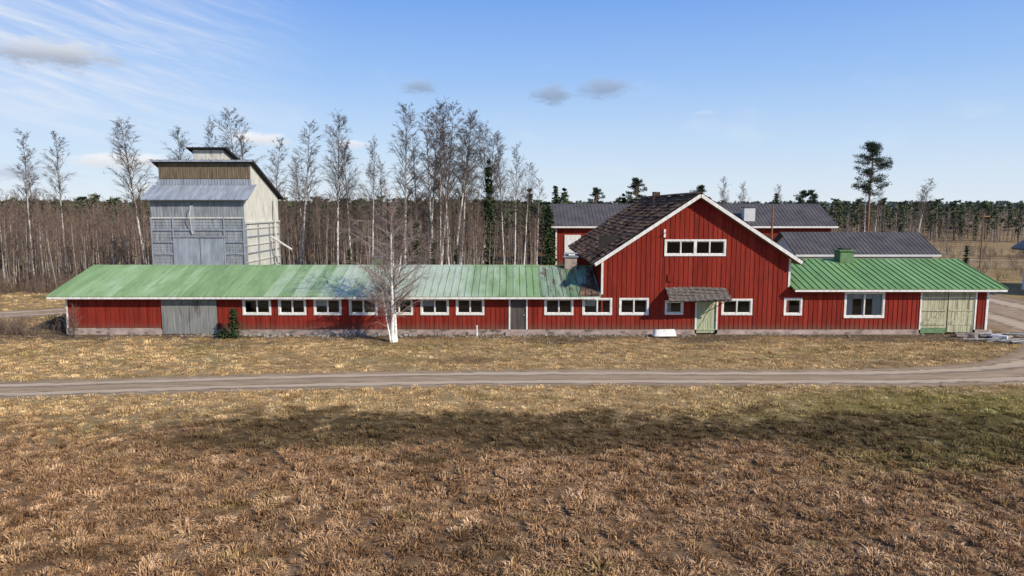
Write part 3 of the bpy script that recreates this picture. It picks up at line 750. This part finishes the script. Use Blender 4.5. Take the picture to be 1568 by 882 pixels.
def jgrid(x0, x1, y0, y1, s, j):
    gx, gy = np.meshgrid(np.arange(x0, x1, s), np.arange(y0, y1, s)); gx = gx.ravel(); gy = gy.ravel()
    return gx + rng.uniform(-j, j, len(gx)) * s, gy + rng.uniform(-j, j, len(gy)) * s
x, y = jgrid(-34, 34, 11.5, 26.5, .37, .45)
x2, y2 = jgrid(-36, 36, 11.5, 29.8, .5, .5)
big_n = len(x); x = np.concatenate([x, x2]); y = np.concatenate([y, y2]); isbig = np.arange(len(x)) < big_n
k = (np.abs(x) < y * .8 + 3.5) & ~on_road(x, y, .05)
gap = np.sin(x * .8 + 2 * np.sin(y * .5)) * np.sin(y * 1.1 + np.sin(x * .4))
k &= ~(isbig & (rng.random(len(x)) > np.clip(1.1 - .3 * gap - np.clip(y - 21, 0, 6) * .16, 0, 1)))
x, y, isbig = x[k], y[k], isbig[k]; n = len(x)
sv = rng.uniform(.55, 1.45, n) * np.where(y > 22, .8, 1.0)
vid = np.where(isbig, np.where(rng.random(n) < .03, rng.integers(6, 8, n), rng.integers(0, 6, n)), rng.integers(8, 10, n))
scatter('field_grass', np.stack([x, y, gz(x, y)], -1), np.stack([rng.normal(0, .12, n), rng.normal(0, .12, n), rng.uniform(0, 6.28, n)], -1), np.stack([sv, sv, sv * rng.uniform(.65, 1.15, n)], -1), field_t, vid)
x, y = jgrid(-44, 40, 25.5, 42.1, .34, .5)
k = ~on_road(x, y, -.12) & (np.abs(x) < y * .8 + 4)
x2, y2 = jgrid(-58, -29.5, 42, 64, .55, .5); k2 = ~on_road(x2, y2, .0)
x3, y3 = jgrid(30.2, 60, 33, 58, .6, .5); k3 = ~on_road(x3, y3, .2)
x = np.concatenate([x[k], x2[k2], x3[k3]]); y = np.concatenate([y[k], y2[k2], y3[k3]]); n = len(x)
gap = np.sin(x * .5 + 2 * np.sin(y * .4)) * np.sin(y * .9 + np.sin(x * .3))
k = rng.random(n) < np.where((y > 40.8) & (x > -28) & (x < 30), .35, .8 - .3 * gap); x, y = x[k], y[k]; n = len(x)
sv = rng.uniform(.6, 1.35, n); vid = np.where(rng.random(n) < .2, rng.integers(5, 8, n), rng.integers(0, 5, n))
scatter('lawn_grass', np.stack([x, y, np.maximum(gz(x, y), 0)], -1), np.stack([rng.normal(0, .08, n), rng.normal(0, .08, n), rng.uniform(0, 6.28, n)], -1), np.stack([sv, sv, sv * rng.uniform(.6, 1.2, n)], -1), lawn_t, vid)

def V3(*a): return Vector(a)
def bare_tree(seed, H, r0, nb, nsub, ntw, spread=.26, start=.28, tk='birch', bk='twig', tw=.011, sides=7, lean=.03, mb=None, org=(0, 0, 0), asc=1.15, droop=.35):
    r = random.Random(seed); mb = mb or MB(); n = 12; pts = []; ox, oy, oz = org
    px, py = r.uniform(-lean, lean), r.uniform(-lean, lean); x = ox; y = oy
    for i in range(n + 1):
        pts.append(V3(x, y, oz + H * i / n)); x += (px + r.uniform(-.018, .018)) * H / n * 1.6; y += (py + r.uniform(-.018, .018)) * H / n * 1.6
    rad = [max(.008, r0 * (1 - i / n) ** .85) * (1.25 if i == 0 else 1) for i in range(n + 1)]
    m_ = int(n * .75)
    mb.tube(pts[:m_ + 1], rad[:m_ + 1], sides, tk); mb.tube(pts[m_:], rad[m_:], 4, bk)
    def at(t):
        f = t * n; i = min(int(f), n - 1); return pts[i].lerp(pts[i + 1], f - i)
    for b in range(nb):
        t = start + (1 - start) * ((b + r.random()) / nb) ** .9; t = min(t, .985)
        p = at(t); a = r.uniform(0, 6.283)
        s = (t - start) / (1 - start)
        L = H * spread * (.25 + .75 * (1 - s) ** .7) * r.uniform(.65, 1.15) * min(1, .55 + s * 2)
        d = V3(math.cos(a), math.sin(a), asc * r.uniform(.6, 1.4)).normalized(); q = [p]; m = 5
        for j in range(m):
            p = p + d * (L / m); q.append(p); d = (d + V3(r.uniform(-.12, .12), r.uniform(-.12, .12), r.uniform(-.05, .14) - (droop if j > 2 else 0) * .5)).normalized()
        rb = max(tw * 1.3, r0 * (1 - t) * .42 + .008)
        mb.tube(q, [rb * (1 - .75 * j / m) for j in range(m + 1)], 3, bk)
        for s_ in range(nsub):
            u = r.uniform(.2, 1) * m; i = min(int(u), m - 1); p1 = q[i].lerp(q[i + 1], u - i)
            d1 = ((q[i + 1] - q[i]).normalized() + V3(r.uniform(-.9, .9), r.uniform(-.9, .9), r.uniform(-.3, .5))).normalized(); l1 = L * r.uniform(.22, .45)
            p2 = p1 + d1 * l1 * .5; p3 = p2 + (d1 + V3(0, 0, -droop * r.uniform(0, 1.3))).normalized() * l1 * .5
            mb.tube([p1, p2, p3], [tw * .9, tw * .75, tw * .35], 3, bk)
            for w_ in range(ntw):
                p4 = p1.lerp(p3, r.uniform(.3, 1)); d2 = (d1 * .6 + V3(r.uniform(-.8, .8), r.uniform(-.8, .8), r.uniform(-.3, .6) - droop)).normalized(); l2 = l1 * r.uniform(.4, .8)
                p5 = p4 + d2 * l2
                sx = V3(r.uniform(-1, 1), r.uniform(-1, 1), r.uniform(-1, 1)).cross(d2).normalized() * tw * .62
                mb.face([p4 - sx, p4 + sx, p5], bk)
    return mb

big = [bare_tree(100 + i, 16, .14, 56 + 6 * (i % 3), 8, 8, spread=.17 + .025 * (i % 3), start=.25 + .05 * (i % 4), tw=.014, lean=.03 + .02 * (i % 4), droop=.4 + .1 * (i % 2), asc=1.0 + .25 * (i % 3)).mesh('birch', True) for i in range(7)]
births = [(-55.6, 80, 16.3), (-52.4, 81, 16.1), (-57, 84, 14), (-45, 85, 17.6), (-41.4, 90, 17.2), (-38.9, 90, 18.6), (-34.7, 90, 19.9), (-33.3, 88, 18.6), (-31.7, 90, 16.5),
          (-24, 78, 17.2), (-19.8, 78, 17.6), (-18.6, 80, 14.5), (-14.2, 70, 14.3), (-12.4, 80, 19), (-11.3, 84, 16.5), (-9.6, 80, 19.4), (-8.5, 82, 19.6), (-7.3, 80, 19.2), (-6.2, 83, 17.8), (-8.0, 78, 16.5), (-5.2, 86, 15.5),
          (-9.0, 79, 18.4), (-6.9, 81, 18.8), (-3.7, 85, 16.8), (-2.3, 85, 17.2), (-.9, 84, 15.9), (.3, 87, 15.2), (1.5, 88, 13.2), (3.3, 92, 11.6), (-47.5, 92, 13), (-16, 88, 13.5), (-27.5, 92, 14),
          (43, 140, 13.4), (46.5, 142, 12.6), (53, 140, 12.2), (65, 128, 12.6), (72.5, 125, 12.8), (70, 120, 11.5), (88, 118, 10.5), (97, 125, 10.8), (40, 150, 12), (61.5, 118, 11.2)]
r = random.Random(9)
for i, (x, y, h) in enumerate(births):
    o = bpy.data.objects.new('birch_tree', big[(i * 3) % 7]); col.objects.link(o); o.location = (x, y, -.05); s = h / 16
    w = s * r.uniform(.8, 1.25); o.scale = (w, w, s); o.rotation_euler = (0, 0, r.uniform(0, 6.28))
mat['birch_near'] = barkmat('birch_bark_near', [(.3, (.6, .57, .53)), (.6, (.85, .83, .8))], (.05, .045, .04), .62, (4.5, 9))
mb = MB()
fb = [(0, 0, 8.6, .115, .0), (.18, .05, 7.2, .085, .05), (-.16, .1, 6.8, .075, .06), (.05, -.15, 5.2, .065, .1), (.1, .2, 5.8, .065, .09), (-.1, -.1, 4.4, .055, .13)]
for i, (x, y, h, r0, ln) in enumerate(fb): bare_tree(300 + i, h, r0, 34, 7, 6, spread=.44, start=.2, tk='birch_near', bk='ntwig', tw=.0075, mb=mb, org=(x, y, -.05), lean=.03 + ln, asc=.65, sides=8, droop=.5)
o = mb.obj('birch_tree', smooth=True); o.location = (-6.95, 39.8, 0)
mb = MB()
for i in range(7): bare_tree(400 + i, r.uniform(1.2, 2.1), .02, 12, 3, 2, spread=.35, start=.15, tk='ytrunk2', bk='ytwig', tw=.006, mb=mb, org=(r.uniform(-.6, .6), r.uniform(-.3, .3), 0), lean=.15, sides=4)
o = mb.obj('bare_shrub'); o.location = (-26.4, 41.4, 0)

def young(i, tk): return bare_tree(500 + i, 8, .055, 22, 3, 3, spread=.16, start=.22, tk=tk, bk='ytwig', tw=.014, sides=4, lean=.05, asc=1.6, droop=.1).mesh('young')
yv = [young(i, 'ytrunk' if i % 2 else 'ytrunk2') for i in range(7)]
def fill(n, x0, x1, y0, y1, cond=None):
    x = rng.uniform(x0, x1, n); y = rng.uniform(y0, y1, n)
    if cond is not None: k = cond(x, y); x, y = x[k], y[k]
    return x, y
cx, cy = fill(2450, -90, 3.5, 63, 102, lambda x, y: ~((x > -33) & (x < -19) & (y < 70)) & (y > np.where(x < -31, 66, 72)) & (np.abs(x) < y * .8 + 8) & ~((x > -3) & (y < 80)))
cx2, cy2 = fill(130, 58, 125, 95, 150)
cx = np.concatenate([cx, cx2]); cy = np.concatenate([cy, cy2])
n = len(cx); s = rng.uniform(.68, 1.16, n) * np.where(cx > -4, .8, 1) * np.where(cx > 20, rng.uniform(.5, 1, n), 1); s *= 1 + .12 * np.sin(cx * .35) * np.sin(cy * .2 + 1)
scatter('birch_thicket', np.stack([cx, cy, np.zeros(n)], -1), np.stack([rng.normal(0, .03, n), rng.normal(0, .03, n), rng.uniform(0, 6.28, n)], -1), np.stack([s, s, s], -1), yv, rng.integers(0, 7, n))
def bush(i):
    mb = MB(); q = random.Random(i)
    for j in range(9): bare_tree(600 + i * 20 + j, q.uniform(.8, 1.7), .014, 9, 3, 2, spread=.4, start=.1, tk='ytrunk2', bk='ytwig', tw=.009, mb=mb, org=(q.uniform(-.5, .5), q.uniform(-.5, .5), 0), lean=.2, sides=3)
    return mb.mesh('bush')
bv = [bush(i) for i in range(4)]
bx, by = fill(420, -70, 4, 60, 72, lambda x, y: ~((x > -32) & (x < -20)) & (y > np.where(x < -31, 61, 66)) & ~on_road(x, y, .5))
bx2, by2 = fill(46, -34, -28.4, 41.6, 44.3); bx3, by3 = fill(160, 48, 110, 72, 120)
bx = np.concatenate([bx, bx2, bx3]); by = np.concatenate([by, by2, by3]); n = len(bx); s = rng.uniform(.6, 1.2, n) * np.where(by < 45, .6, 1)
k = ~on_road(bx, by, .4); bx, by, s = bx[k], by[k], s[k]; n = len(bx)
scatter('undergrowth_bushes', np.stack([bx, by, np.zeros(n)], -1), np.stack([np.zeros(n), np.zeros(n), rng.uniform(0, 6.28, n)], -1), np.stack([s, s, s], -1), bv, rng.integers(0, 4, n))

def spruce(seed, H, Rr, levels, per, leaves, ls, k='spruce', trunk='sprbark', bottom=.04):
    r = random.Random(seed); mb = MB(); mb.tube([(0, 0, 0), (0, 0, H * .5), (0, 0, H)], [H * .014 + .02, H * .009 + .01, .01], 5, trunk)
    for l in range(levels):
        t = bottom + (1 - bottom) * (l + r.random() * .7) / levels; z = H * t; RR = Rr * (1 - t) ** .85 * r.uniform(.75, 1.1) + .04
        for b in range(per):
            a = r.uniform(0, 6.283); L = RR * r.uniform(.65, 1.15); dx, dy = math.cos(a), math.sin(a)
            for q in range(leaves):
                u = (q + r.random()) / leaves; w = ls * (1.25 - .6 * u) * r.uniform(.6, 1.3)
                x, y = dx * L * u, dy * L * u; zz = z - L * .28 * u + L * .12 * u * u * 2 + r.uniform(-.3, .1) * ls
                c = V3(x + r.uniform(-1, 1) * ls * .6, y + r.uniform(-1, 1) * ls * .6, zz)
                d = V3(dx + r.uniform(-.9, .9), dy + r.uniform(-.9, .9), r.uniform(-.7, .1)).normalized() * w
                sd = d.cross(V3(r.uniform(-.4, .4), r.uniform(-.4, .4), 1)).normalized() * w * .33
                mb.face([c - d * .4 - sd * .6, c - d * .4 + sd * .6, c + d * .4 + sd, c + d, c + d * .4 - sd], k)
    return mb
def pine(seed, H, Rr, start, nb, leaves, ls, k='pine', tr='pinebark', wide=.28, clr=.2, ncl=3):
    r = random.Random(seed); mb = MB()
    P = [V3(r.uniform(-.1, .1) * (i > 0), r.uniform(-.1, .1) * (i > 0), H * i / 6) for i in range(7)]
    mb.tube(P, [H * .013 * (1 - i / 7.5) + .01 for i in range(7)], 7, tr)
    for b in range(nb):
        t = start + (1 - start) * (b + r.random()) / nb; s = (t - start) / (1 - start); z = H * min(t, .97); a = r.uniform(0, 6.283)
        L = Rr * (.45 + .9 * math.sin(min(1, s * 1.05 + .12) * math.pi) ** .7) * r.uniform(.4, 1.1) * .8; d = V3(math.cos(a), math.sin(a), r.uniform(0, .5))
        e = V3(0, 0, z) + d * L; mb.tube([(0, 0, z), tuple(V3(0, 0, z) + d * L * .6 + V3(0, 0, -.1)), tuple(e)], [.05, .035, .015], 3, tr)
        for cl in range(ncl):
            cc = V3(0, 0, z) + d * L * r.uniform(.45, 1.05) + V3(r.uniform(-.3, .3), r.uniform(-.3, .3), r.uniform(-.05, .3)); cr = Rr * clr * r.uniform(.7, 1.3)
            for q in range(leaves):
                v = V3(r.gauss(0, 1), r.gauss(0, 1), r.gauss(0, .45)); v = v.normalized() * cr * r.random() ** .45; c = cc + v
                dd = (v + V3(r.uniform(-1, 1), r.uniform(-1, 1), r.uniform(-.3, 1)) * cr).normalized() * ls * r.uniform(.6, 1.2); sd = dd.cross(V3(r.uniform(-1, 1), r.uniform(-1, 1), r.uniform(-1, 1))).normalized() * ls * wide
                mb.face([c - dd * .5, c + sd, c + dd, c - sd], k)
    return mb
o = spruce(1, 1.85, .8, 24, 9, 7, .13).obj('spruce_tree'); o.location = (-16.75, 41.1, 0)
o = spruce(2, .6, .95, 8, 10, 7, .13).obj('spruce_tree'); o.location = (-17.3, 41.0, 0)
sp_m = [spruce(10 + i, 8, 1.7, 26, 9, 6, .36).mesh('spruce') for i in range(3)]
for i, (x, y, h, w) in enumerate([(-9.8, 71, 6.5, 1), (-8.3, 73, 4.5, 1), (4.8, 92, 8.6, .8), (5.4, 95, 7.2, .8), (-2.8, 84, 13.5, .5), (47.3, 72, 3.9, .9), (7.6, 122, 11.6, .8), (9.2, 123, 11.2, .8), (8.4, 126, 9.8, .8), (-6.0, 74, 3.4, 1),
                                  (-15.5, 68, 3.0, 1), (-16.5, 70, 3.6, 1), (41, 72, 2.4, 1), (-21.3, 76, 3.8, 1), (81, 108, 8.5, .8), (53, 140, 10.7, .8), (19.5, 122, 10.2, .8), (-74, 90, 6, 1), (-61, 82, 5.5, .9), (2.5, 100, 10.5, .8), (84, 112, 6.5, .8)]):
    o = bpy.data.objects.new('spruce_tree', sp_m[i % 3]); col.objects.link(o); o.location = (x, y, 0); o.scale = (h / 8 * w, h / 8 * w, h / 8); o.rotation_euler = (0, 0, i * 1.3)
pn = [pine(31, 17, 2.9, .54, 60, 60, .2, wide=.2, clr=.2, ncl=3).mesh('pine')] + [pine(40, 12, 1.9, .5, 34, 40, .24, wide=.22).mesh('pine')]
for i, (x, y, h, m, ref) in enumerate([(56.4, 110, 17.9, 0, 17), (21.4, 120, 12.8, 1, 12), (35, 130, 11.9, 1, 12), (60, 140, 11.3, 1, 12), (16, 132, 11.5, 1, 12), (58.3, 140, 11.2, 1, 12)]):
    o = bpy.data.objects.new('pine_tree', pn[m]); col.objects.link(o); o.location = (x, y, 0); o.scale = (h / ref,) * 3; o.rotation_euler = (0, 0, i * 2.1)

# distant woods
def farcon(i, k='farfir'):
    mb = spruce(70 + i, 12, 1.9, 12, 6, 3, .85, k=k, bottom=.2, trunk='fartwig') if i % 2 else pine(80 + i, 12, 1.9, .45, 12, 7, .75, k=k, tr='fartwig'); return mb.mesh('far_conifer')
def farbare(i): return bare_tree(90 + i, 10, .08, 14, 3, 2, spread=.2, start=.25, tk='fartwig', bk='fartwig', tw=.03, sides=3, asc=1.5, droop=.1).mesh('far_bare')
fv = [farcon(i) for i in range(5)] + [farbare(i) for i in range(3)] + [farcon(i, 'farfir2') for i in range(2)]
X, Y, S, Vd = [], [], [], []
def add(n, x0, x1, y0, y1, s0, s1, bare, far=False):
    x, y = fill(n, x0, x1, y0, y1); k = np.abs(x) < y * .82 + 20; x, y = x[k], y[k]; m = len(x)
    X.append(x); Y.append(y); S.append(rng.uniform(s0, s1, m)); Vd.append(np.where(rng.random(m) < bare, rng.integers(5, 8, m), rng.integers(8, 10, m) if far else rng.integers(0, 5, m)))
add(2000, -220, 12, 115, 215, .55, .84, .35)
add(650, 14, 120, 150, 215, .5, .82, .8)
add(650, 90, 240, 160, 240, .5, .8, .75)
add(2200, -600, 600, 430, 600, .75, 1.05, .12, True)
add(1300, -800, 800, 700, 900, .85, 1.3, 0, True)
x = np.concatenate(X); y = np.concatenate(Y); s = np.concatenate(S); vd = np.concatenate(Vd); n = len(x)
scatter('distant_forest', np.stack([x, y, np.zeros(n)], -1), np.stack([np.zeros(n), np.zeros(n), rng.uniform(0, 6.28, n)], -1), np.stack([s * 1.2, s * 1.2, s], -1), fv, vd)

# ================================================================== SMALL OBJECTS
def rock(seed):
    import bmesh
    bm = bmesh.new(); bmesh.ops.create_icosphere(bm, subdivisions=2, radius=.5); r = random.Random(seed)
    for v in bm.verts:
        v.co *= r.uniform(.85, 1.1); v.co.z *= .6
    for _ in range(4):
        nrm = V3(r.uniform(-1, 1), r.uniform(-1, 1), r.uniform(-.2, 1)).normalized()
        for v in bm.verts:
            d = v.co.dot(nrm) - .32
            if d > 0: v.co -= nrm * d
    me = bpy.data.meshes.new('rock'); bm.to_mesh(me); me.materials.append(mat['stone']); bm.free(); return me
rv = [rock(i) for i in range(4)]
x = np.concatenate([rng.uniform(-19, 11, 520), rng.uniform(-27, 28, 160)]); y = 42.15 - np.abs(rng.normal(0, .35, len(x))); n = len(x); s = rng.uniform(.06, .32, n) * np.where((x > -17) & (x < -6), 1.3, .75)
scatter('wall_base_stones', np.stack([x, y, np.zeros(n)], -1), rng.uniform(-.5, 3, (n, 3)), np.stack([s] * 3, -1), rv, rng.integers(0, 4, n))
mb = MB(); n_ = 22
def ring(a, b, z, zz=0): return [(a * math.copysign(abs(math.cos(t)) ** .5, math.cos(t)), b * math.copysign(abs(math.sin(t)) ** .5, math.sin(t)), z) for t in [2 * math.pi * i / n_ for i in range(n_)]]
rings = [ring(.6, .26, .04), ring(.66, .3, .15), ring(.7, .34, .44), ring(.73, .37, .46), ring(.73, .37, .43), ring(.65, .3, .42), ring(.55, .22, .2), ring(.4, .15, .16)]
b0 = len(mb.v)
for R_ in rings: mb.v += R_
k = mb.mid('white')
for i in range(len(rings) - 1):
    for j in range(n_): mb.f.append((b0 + i * n_ + j, b0 + i * n_ + (j + 1) % n_, b0 + (i + 1) * n_ + (j + 1) % n_, b0 + (i + 1) * n_ + j)); mb.mi.append(k)
mb.f.append(tuple(b0 + j for j in range(n_))[::-1]); mb.mi.append(k); mb.f.append(tuple(b0 + 7 * n_ + j for j in range(n_))); mb.mi.append(k)
o = mb.obj('bathtub', smooth=True); o.location = (9.25, 41.5, .5); o.rotation_euler = (math.pi - .12, 0, .06)
mb = MB(); mb.tube([(0, 0, 0), (0, 0, .62)], [.06, .05], 8, 'white'); mb.tube([(0, 0, .62), (0, 0, .66)], [.08, .07], 8, 'white'); o = mb.obj('white_marker_post', smooth=True); o.location = (-2.15, 41.7, 0)
mb = MB(); q = random.Random(4)
for i in range(30):
    a = q.uniform(-.9, 1.2); L = q.uniform(.5, 1.5); c = V3(q.uniform(-1.8, 3.0), q.uniform(-1.5, 1.0), .05 + q.uniform(0, .2)); d = V3(math.cos(a), math.sin(a), q.uniform(-.1, .1))
    sd = V3(-d.y, d.x, 0).normalized() * q.uniform(.06, .13); mb.obox(c, d * L, sd, (0, 0, .02), q.choice(['plank', 'plank', 'greywood', 'greenpaint' if i % 7 == 0 else 'plank']))
o = mb.obj('plank_heap'); o.location = (29.3, 40.7, 0)
mb = MB()
for i in range(9):
    a = q.uniform(0, 3.1); c = V3(q.uniform(-1.2, 1.2), q.uniform(-.5, .5), .12 + .05 * q.random()); d = V3(math.cos(a), math.sin(a), 0)
    mb.obox(c, d * q.uniform(.2, .5), V3(-d.y, d.x, 0) * q.uniform(.1, .22), (0, 0, q.uniform(.05, .14)), q.choice(['conc', 'stone', 'plaster']))
o = mb.obj('rubble_blocks'); o.location = (27.9, 41.0, 0)
mb = MB()
for i in range(110):
    xx = q.uniform(0, 3); zz = q.uniform(.1, 1.5); mb.tube([(xx, 0, zz), (xx + q.uniform(-.1, .1), .9, zz)], [.09, .08], 6, 'brownwood')
o = mb.obj('firewood_stack'); o.location = (1.5, 74, 0)
mb = MB()
for i in range(26):
    mb.tube([(46 + i * 2.2, 92 - i * .5, 0), (46 + i * 2.2, 92 - i * .5, 1.3)], [.05, .04], 5, 'plank')
for z in (.6, 1.1): mb.tube([(46, 92, z), (46 + 55, 79.5, z)], [.03, .03], 4, 'plank')
mb.obj('field_fence')

# ================================================================== LIGHT & SKY
sunv = V3(.70, -.58, .0).normalized(); EL = R(33)
az = math.atan2(sunv.x, sunv.y)
sd = bpy.data.lights.new('sun', 'SUN'); sd.energy = 5.0; sd.angle = R(.5); sd.color = (1, .9, .75)
so = bpy.data.objects.new('sun', sd); col.objects.link(so)
tov = V3(sunv.x * math.cos(EL), sunv.y * math.cos(EL), math.sin(EL)); so.rotation_euler = tov.to_track_quat('Z', 'Y').to_euler(); so.location = (40, -20, 40)
w = bpy.data.worlds.new('World'); sc.world = w; w.use_nodes = True
N = NT(w.node_tree); bg = w.node_tree.nodes['Background']
sky = N.n('ShaderNodeTexSky', sky_type='NISHITA'); sky.sun_disc = False; sky.sun_elevation = EL; sky.sun_rotation = az; sky.air_density = 1.2; sky.dust_density = .2; sky.ozone_density = 3.0
d = N.n('ShaderNodeTexCoord').outputs['Generated']
sp = N.n('ShaderNodeSeparateXYZ'); N.put(sp.inputs[0], d)
azn = N.m('MULTIPLY', N.m('ARCTAN2', sp.outputs[0], sp.outputs[1]), 57.3); eln = N.m('MULTIPLY', N.m('ARCSINE', sp.outputs[2]), 57.3)
ae = N.n('ShaderNodeCombineXYZ'); N.put(ae.inputs[0], azn); N.put(ae.inputs[1], eln)
ns = N.noise(N.scalev(ae.outputs[0], (.5, 1.2, 0)), 1.0, 7, .65); ns2 = N.noise(N.scalev(ae.outputs[0], (.5, 1, 0)), .25, 6, .6)
rotv = N.n('ShaderNodeVectorRotate'); N.put(rotv.inputs[0], ae.outputs[0]); rotv.inputs['Angle'].default_value = R(14)
ci = N.noise(N.scalev(rotv.outputs[0], (.12, 1.1, 0)), .9, 8, .65, .4)
grad = N.ramp(N.m('DIVIDE', eln, 40), [(0, (.76, .86, .96)), (.12, (.57, .74, .97)), (.25, (.35, .57, .96)), (.4, (.195, .405, .9)), (1, (.10, .22, .58))])
gs = N.n('ShaderNodeVectorMath', operation='SCALE'); N.put(gs.inputs[0], grad); gs.inputs['Scale'].default_value = 10
c = N.mix(.88, sky.outputs[0], gs.outputs[0])
veil = N.m('MULTIPLY', N.smooth(azn, -12, -34), N.m('MULTIPLY', N.smooth(eln, 3, 8), N.smooth(eln, 24, 13)))
c = N.mix(N.m('MULTIPLY', veil, N.smooth(ci, .35, .75, .2, .85)), c, (8.2, 8.6, 9.3))
veil2 = N.m('MULTIPLY', N.smooth(ns2, .5, .75), N.smooth(eln, 14, 5))
c = N.mix(N.m('MULTIPLY', veil2, .22), c, (8.2, 8.7, 9.4))
def cloud(c, a, e, wa, we, colr, amt=.9, lit=None):
    u = N.m('DIVIDE', N.m('SUBTRACT', azn, a), wa); v = N.m('DIVIDE', N.m('SUBTRACT', eln, e), we)
    dd = N.m('SQRT', N.m('ADD', N.m('MULTIPLY', u, u), N.m('MULTIPLY', v, v)))
    dd = N.m('ADD', dd, N.m('MULTIPLY', N.m('SUBTRACT', ns, .5), 2.6))
    f = N.smooth(dd, 1.3, .3)
    cc = N.mix(N.smooth(v, -.6, .9), colr, lit or tuple(x * 1.3 for x in colr))
    return N.mix(N.m('MULTIPLY', f, amt), c, cc)
g1 = (2.9, 3.7, 5.2)
for a in [(-7.3, 9.5, 1.5, .5, g1, .85), (3.2, 9.0, 1.6, .8, g1, .85), (7.3, 9.35, 1.8, .8, g1, .85), (-32.8, 10.2, 3.6, 1.0, (3.9, 4.3, 5.2), .9, (7.6, 7.8, 8.2)),
          (-35.5, 2.3, 3.0, .5, (4.4, 5, 6.2), .6), (-29, 3.3, 3.5, .6, (8.4, 7.9, 7.7), .6), (-19.5, 5.2, 2.5, .5, (8.8, 8.1, 7.7), .6), (-12.7, 5.0, 1.6, .3, (8.6, 8, 7.8), .5), (15.3, 7.2, 1.0, .3, (5, 5.9, 8), .4), (-26, 1.3, 4, .5, (8.4, 8.1, 8), .5)]:
    c = cloud(c, *a)
N.put(bg.inputs[0], c); bg.inputs[1].default_value = .1

# ================================================================== CAMERA
cd = bpy.data.cameras.new('camera'); cd.sensor_width = 36; cd.lens = 24.34; cd.clip_end = 6000; cd.clip_start = .1
co = bpy.data.objects.new('camera', cd); col.objects.link(co); co.location = (0, 0, 7.8); co.rotation_euler = (R(90 - 6.62), 0, 0)
sc.camera = co
sc.view_settings.view_transform = 'Standard'; sc.view_settings.look = 'None'; sc.view_settings.exposure = 0
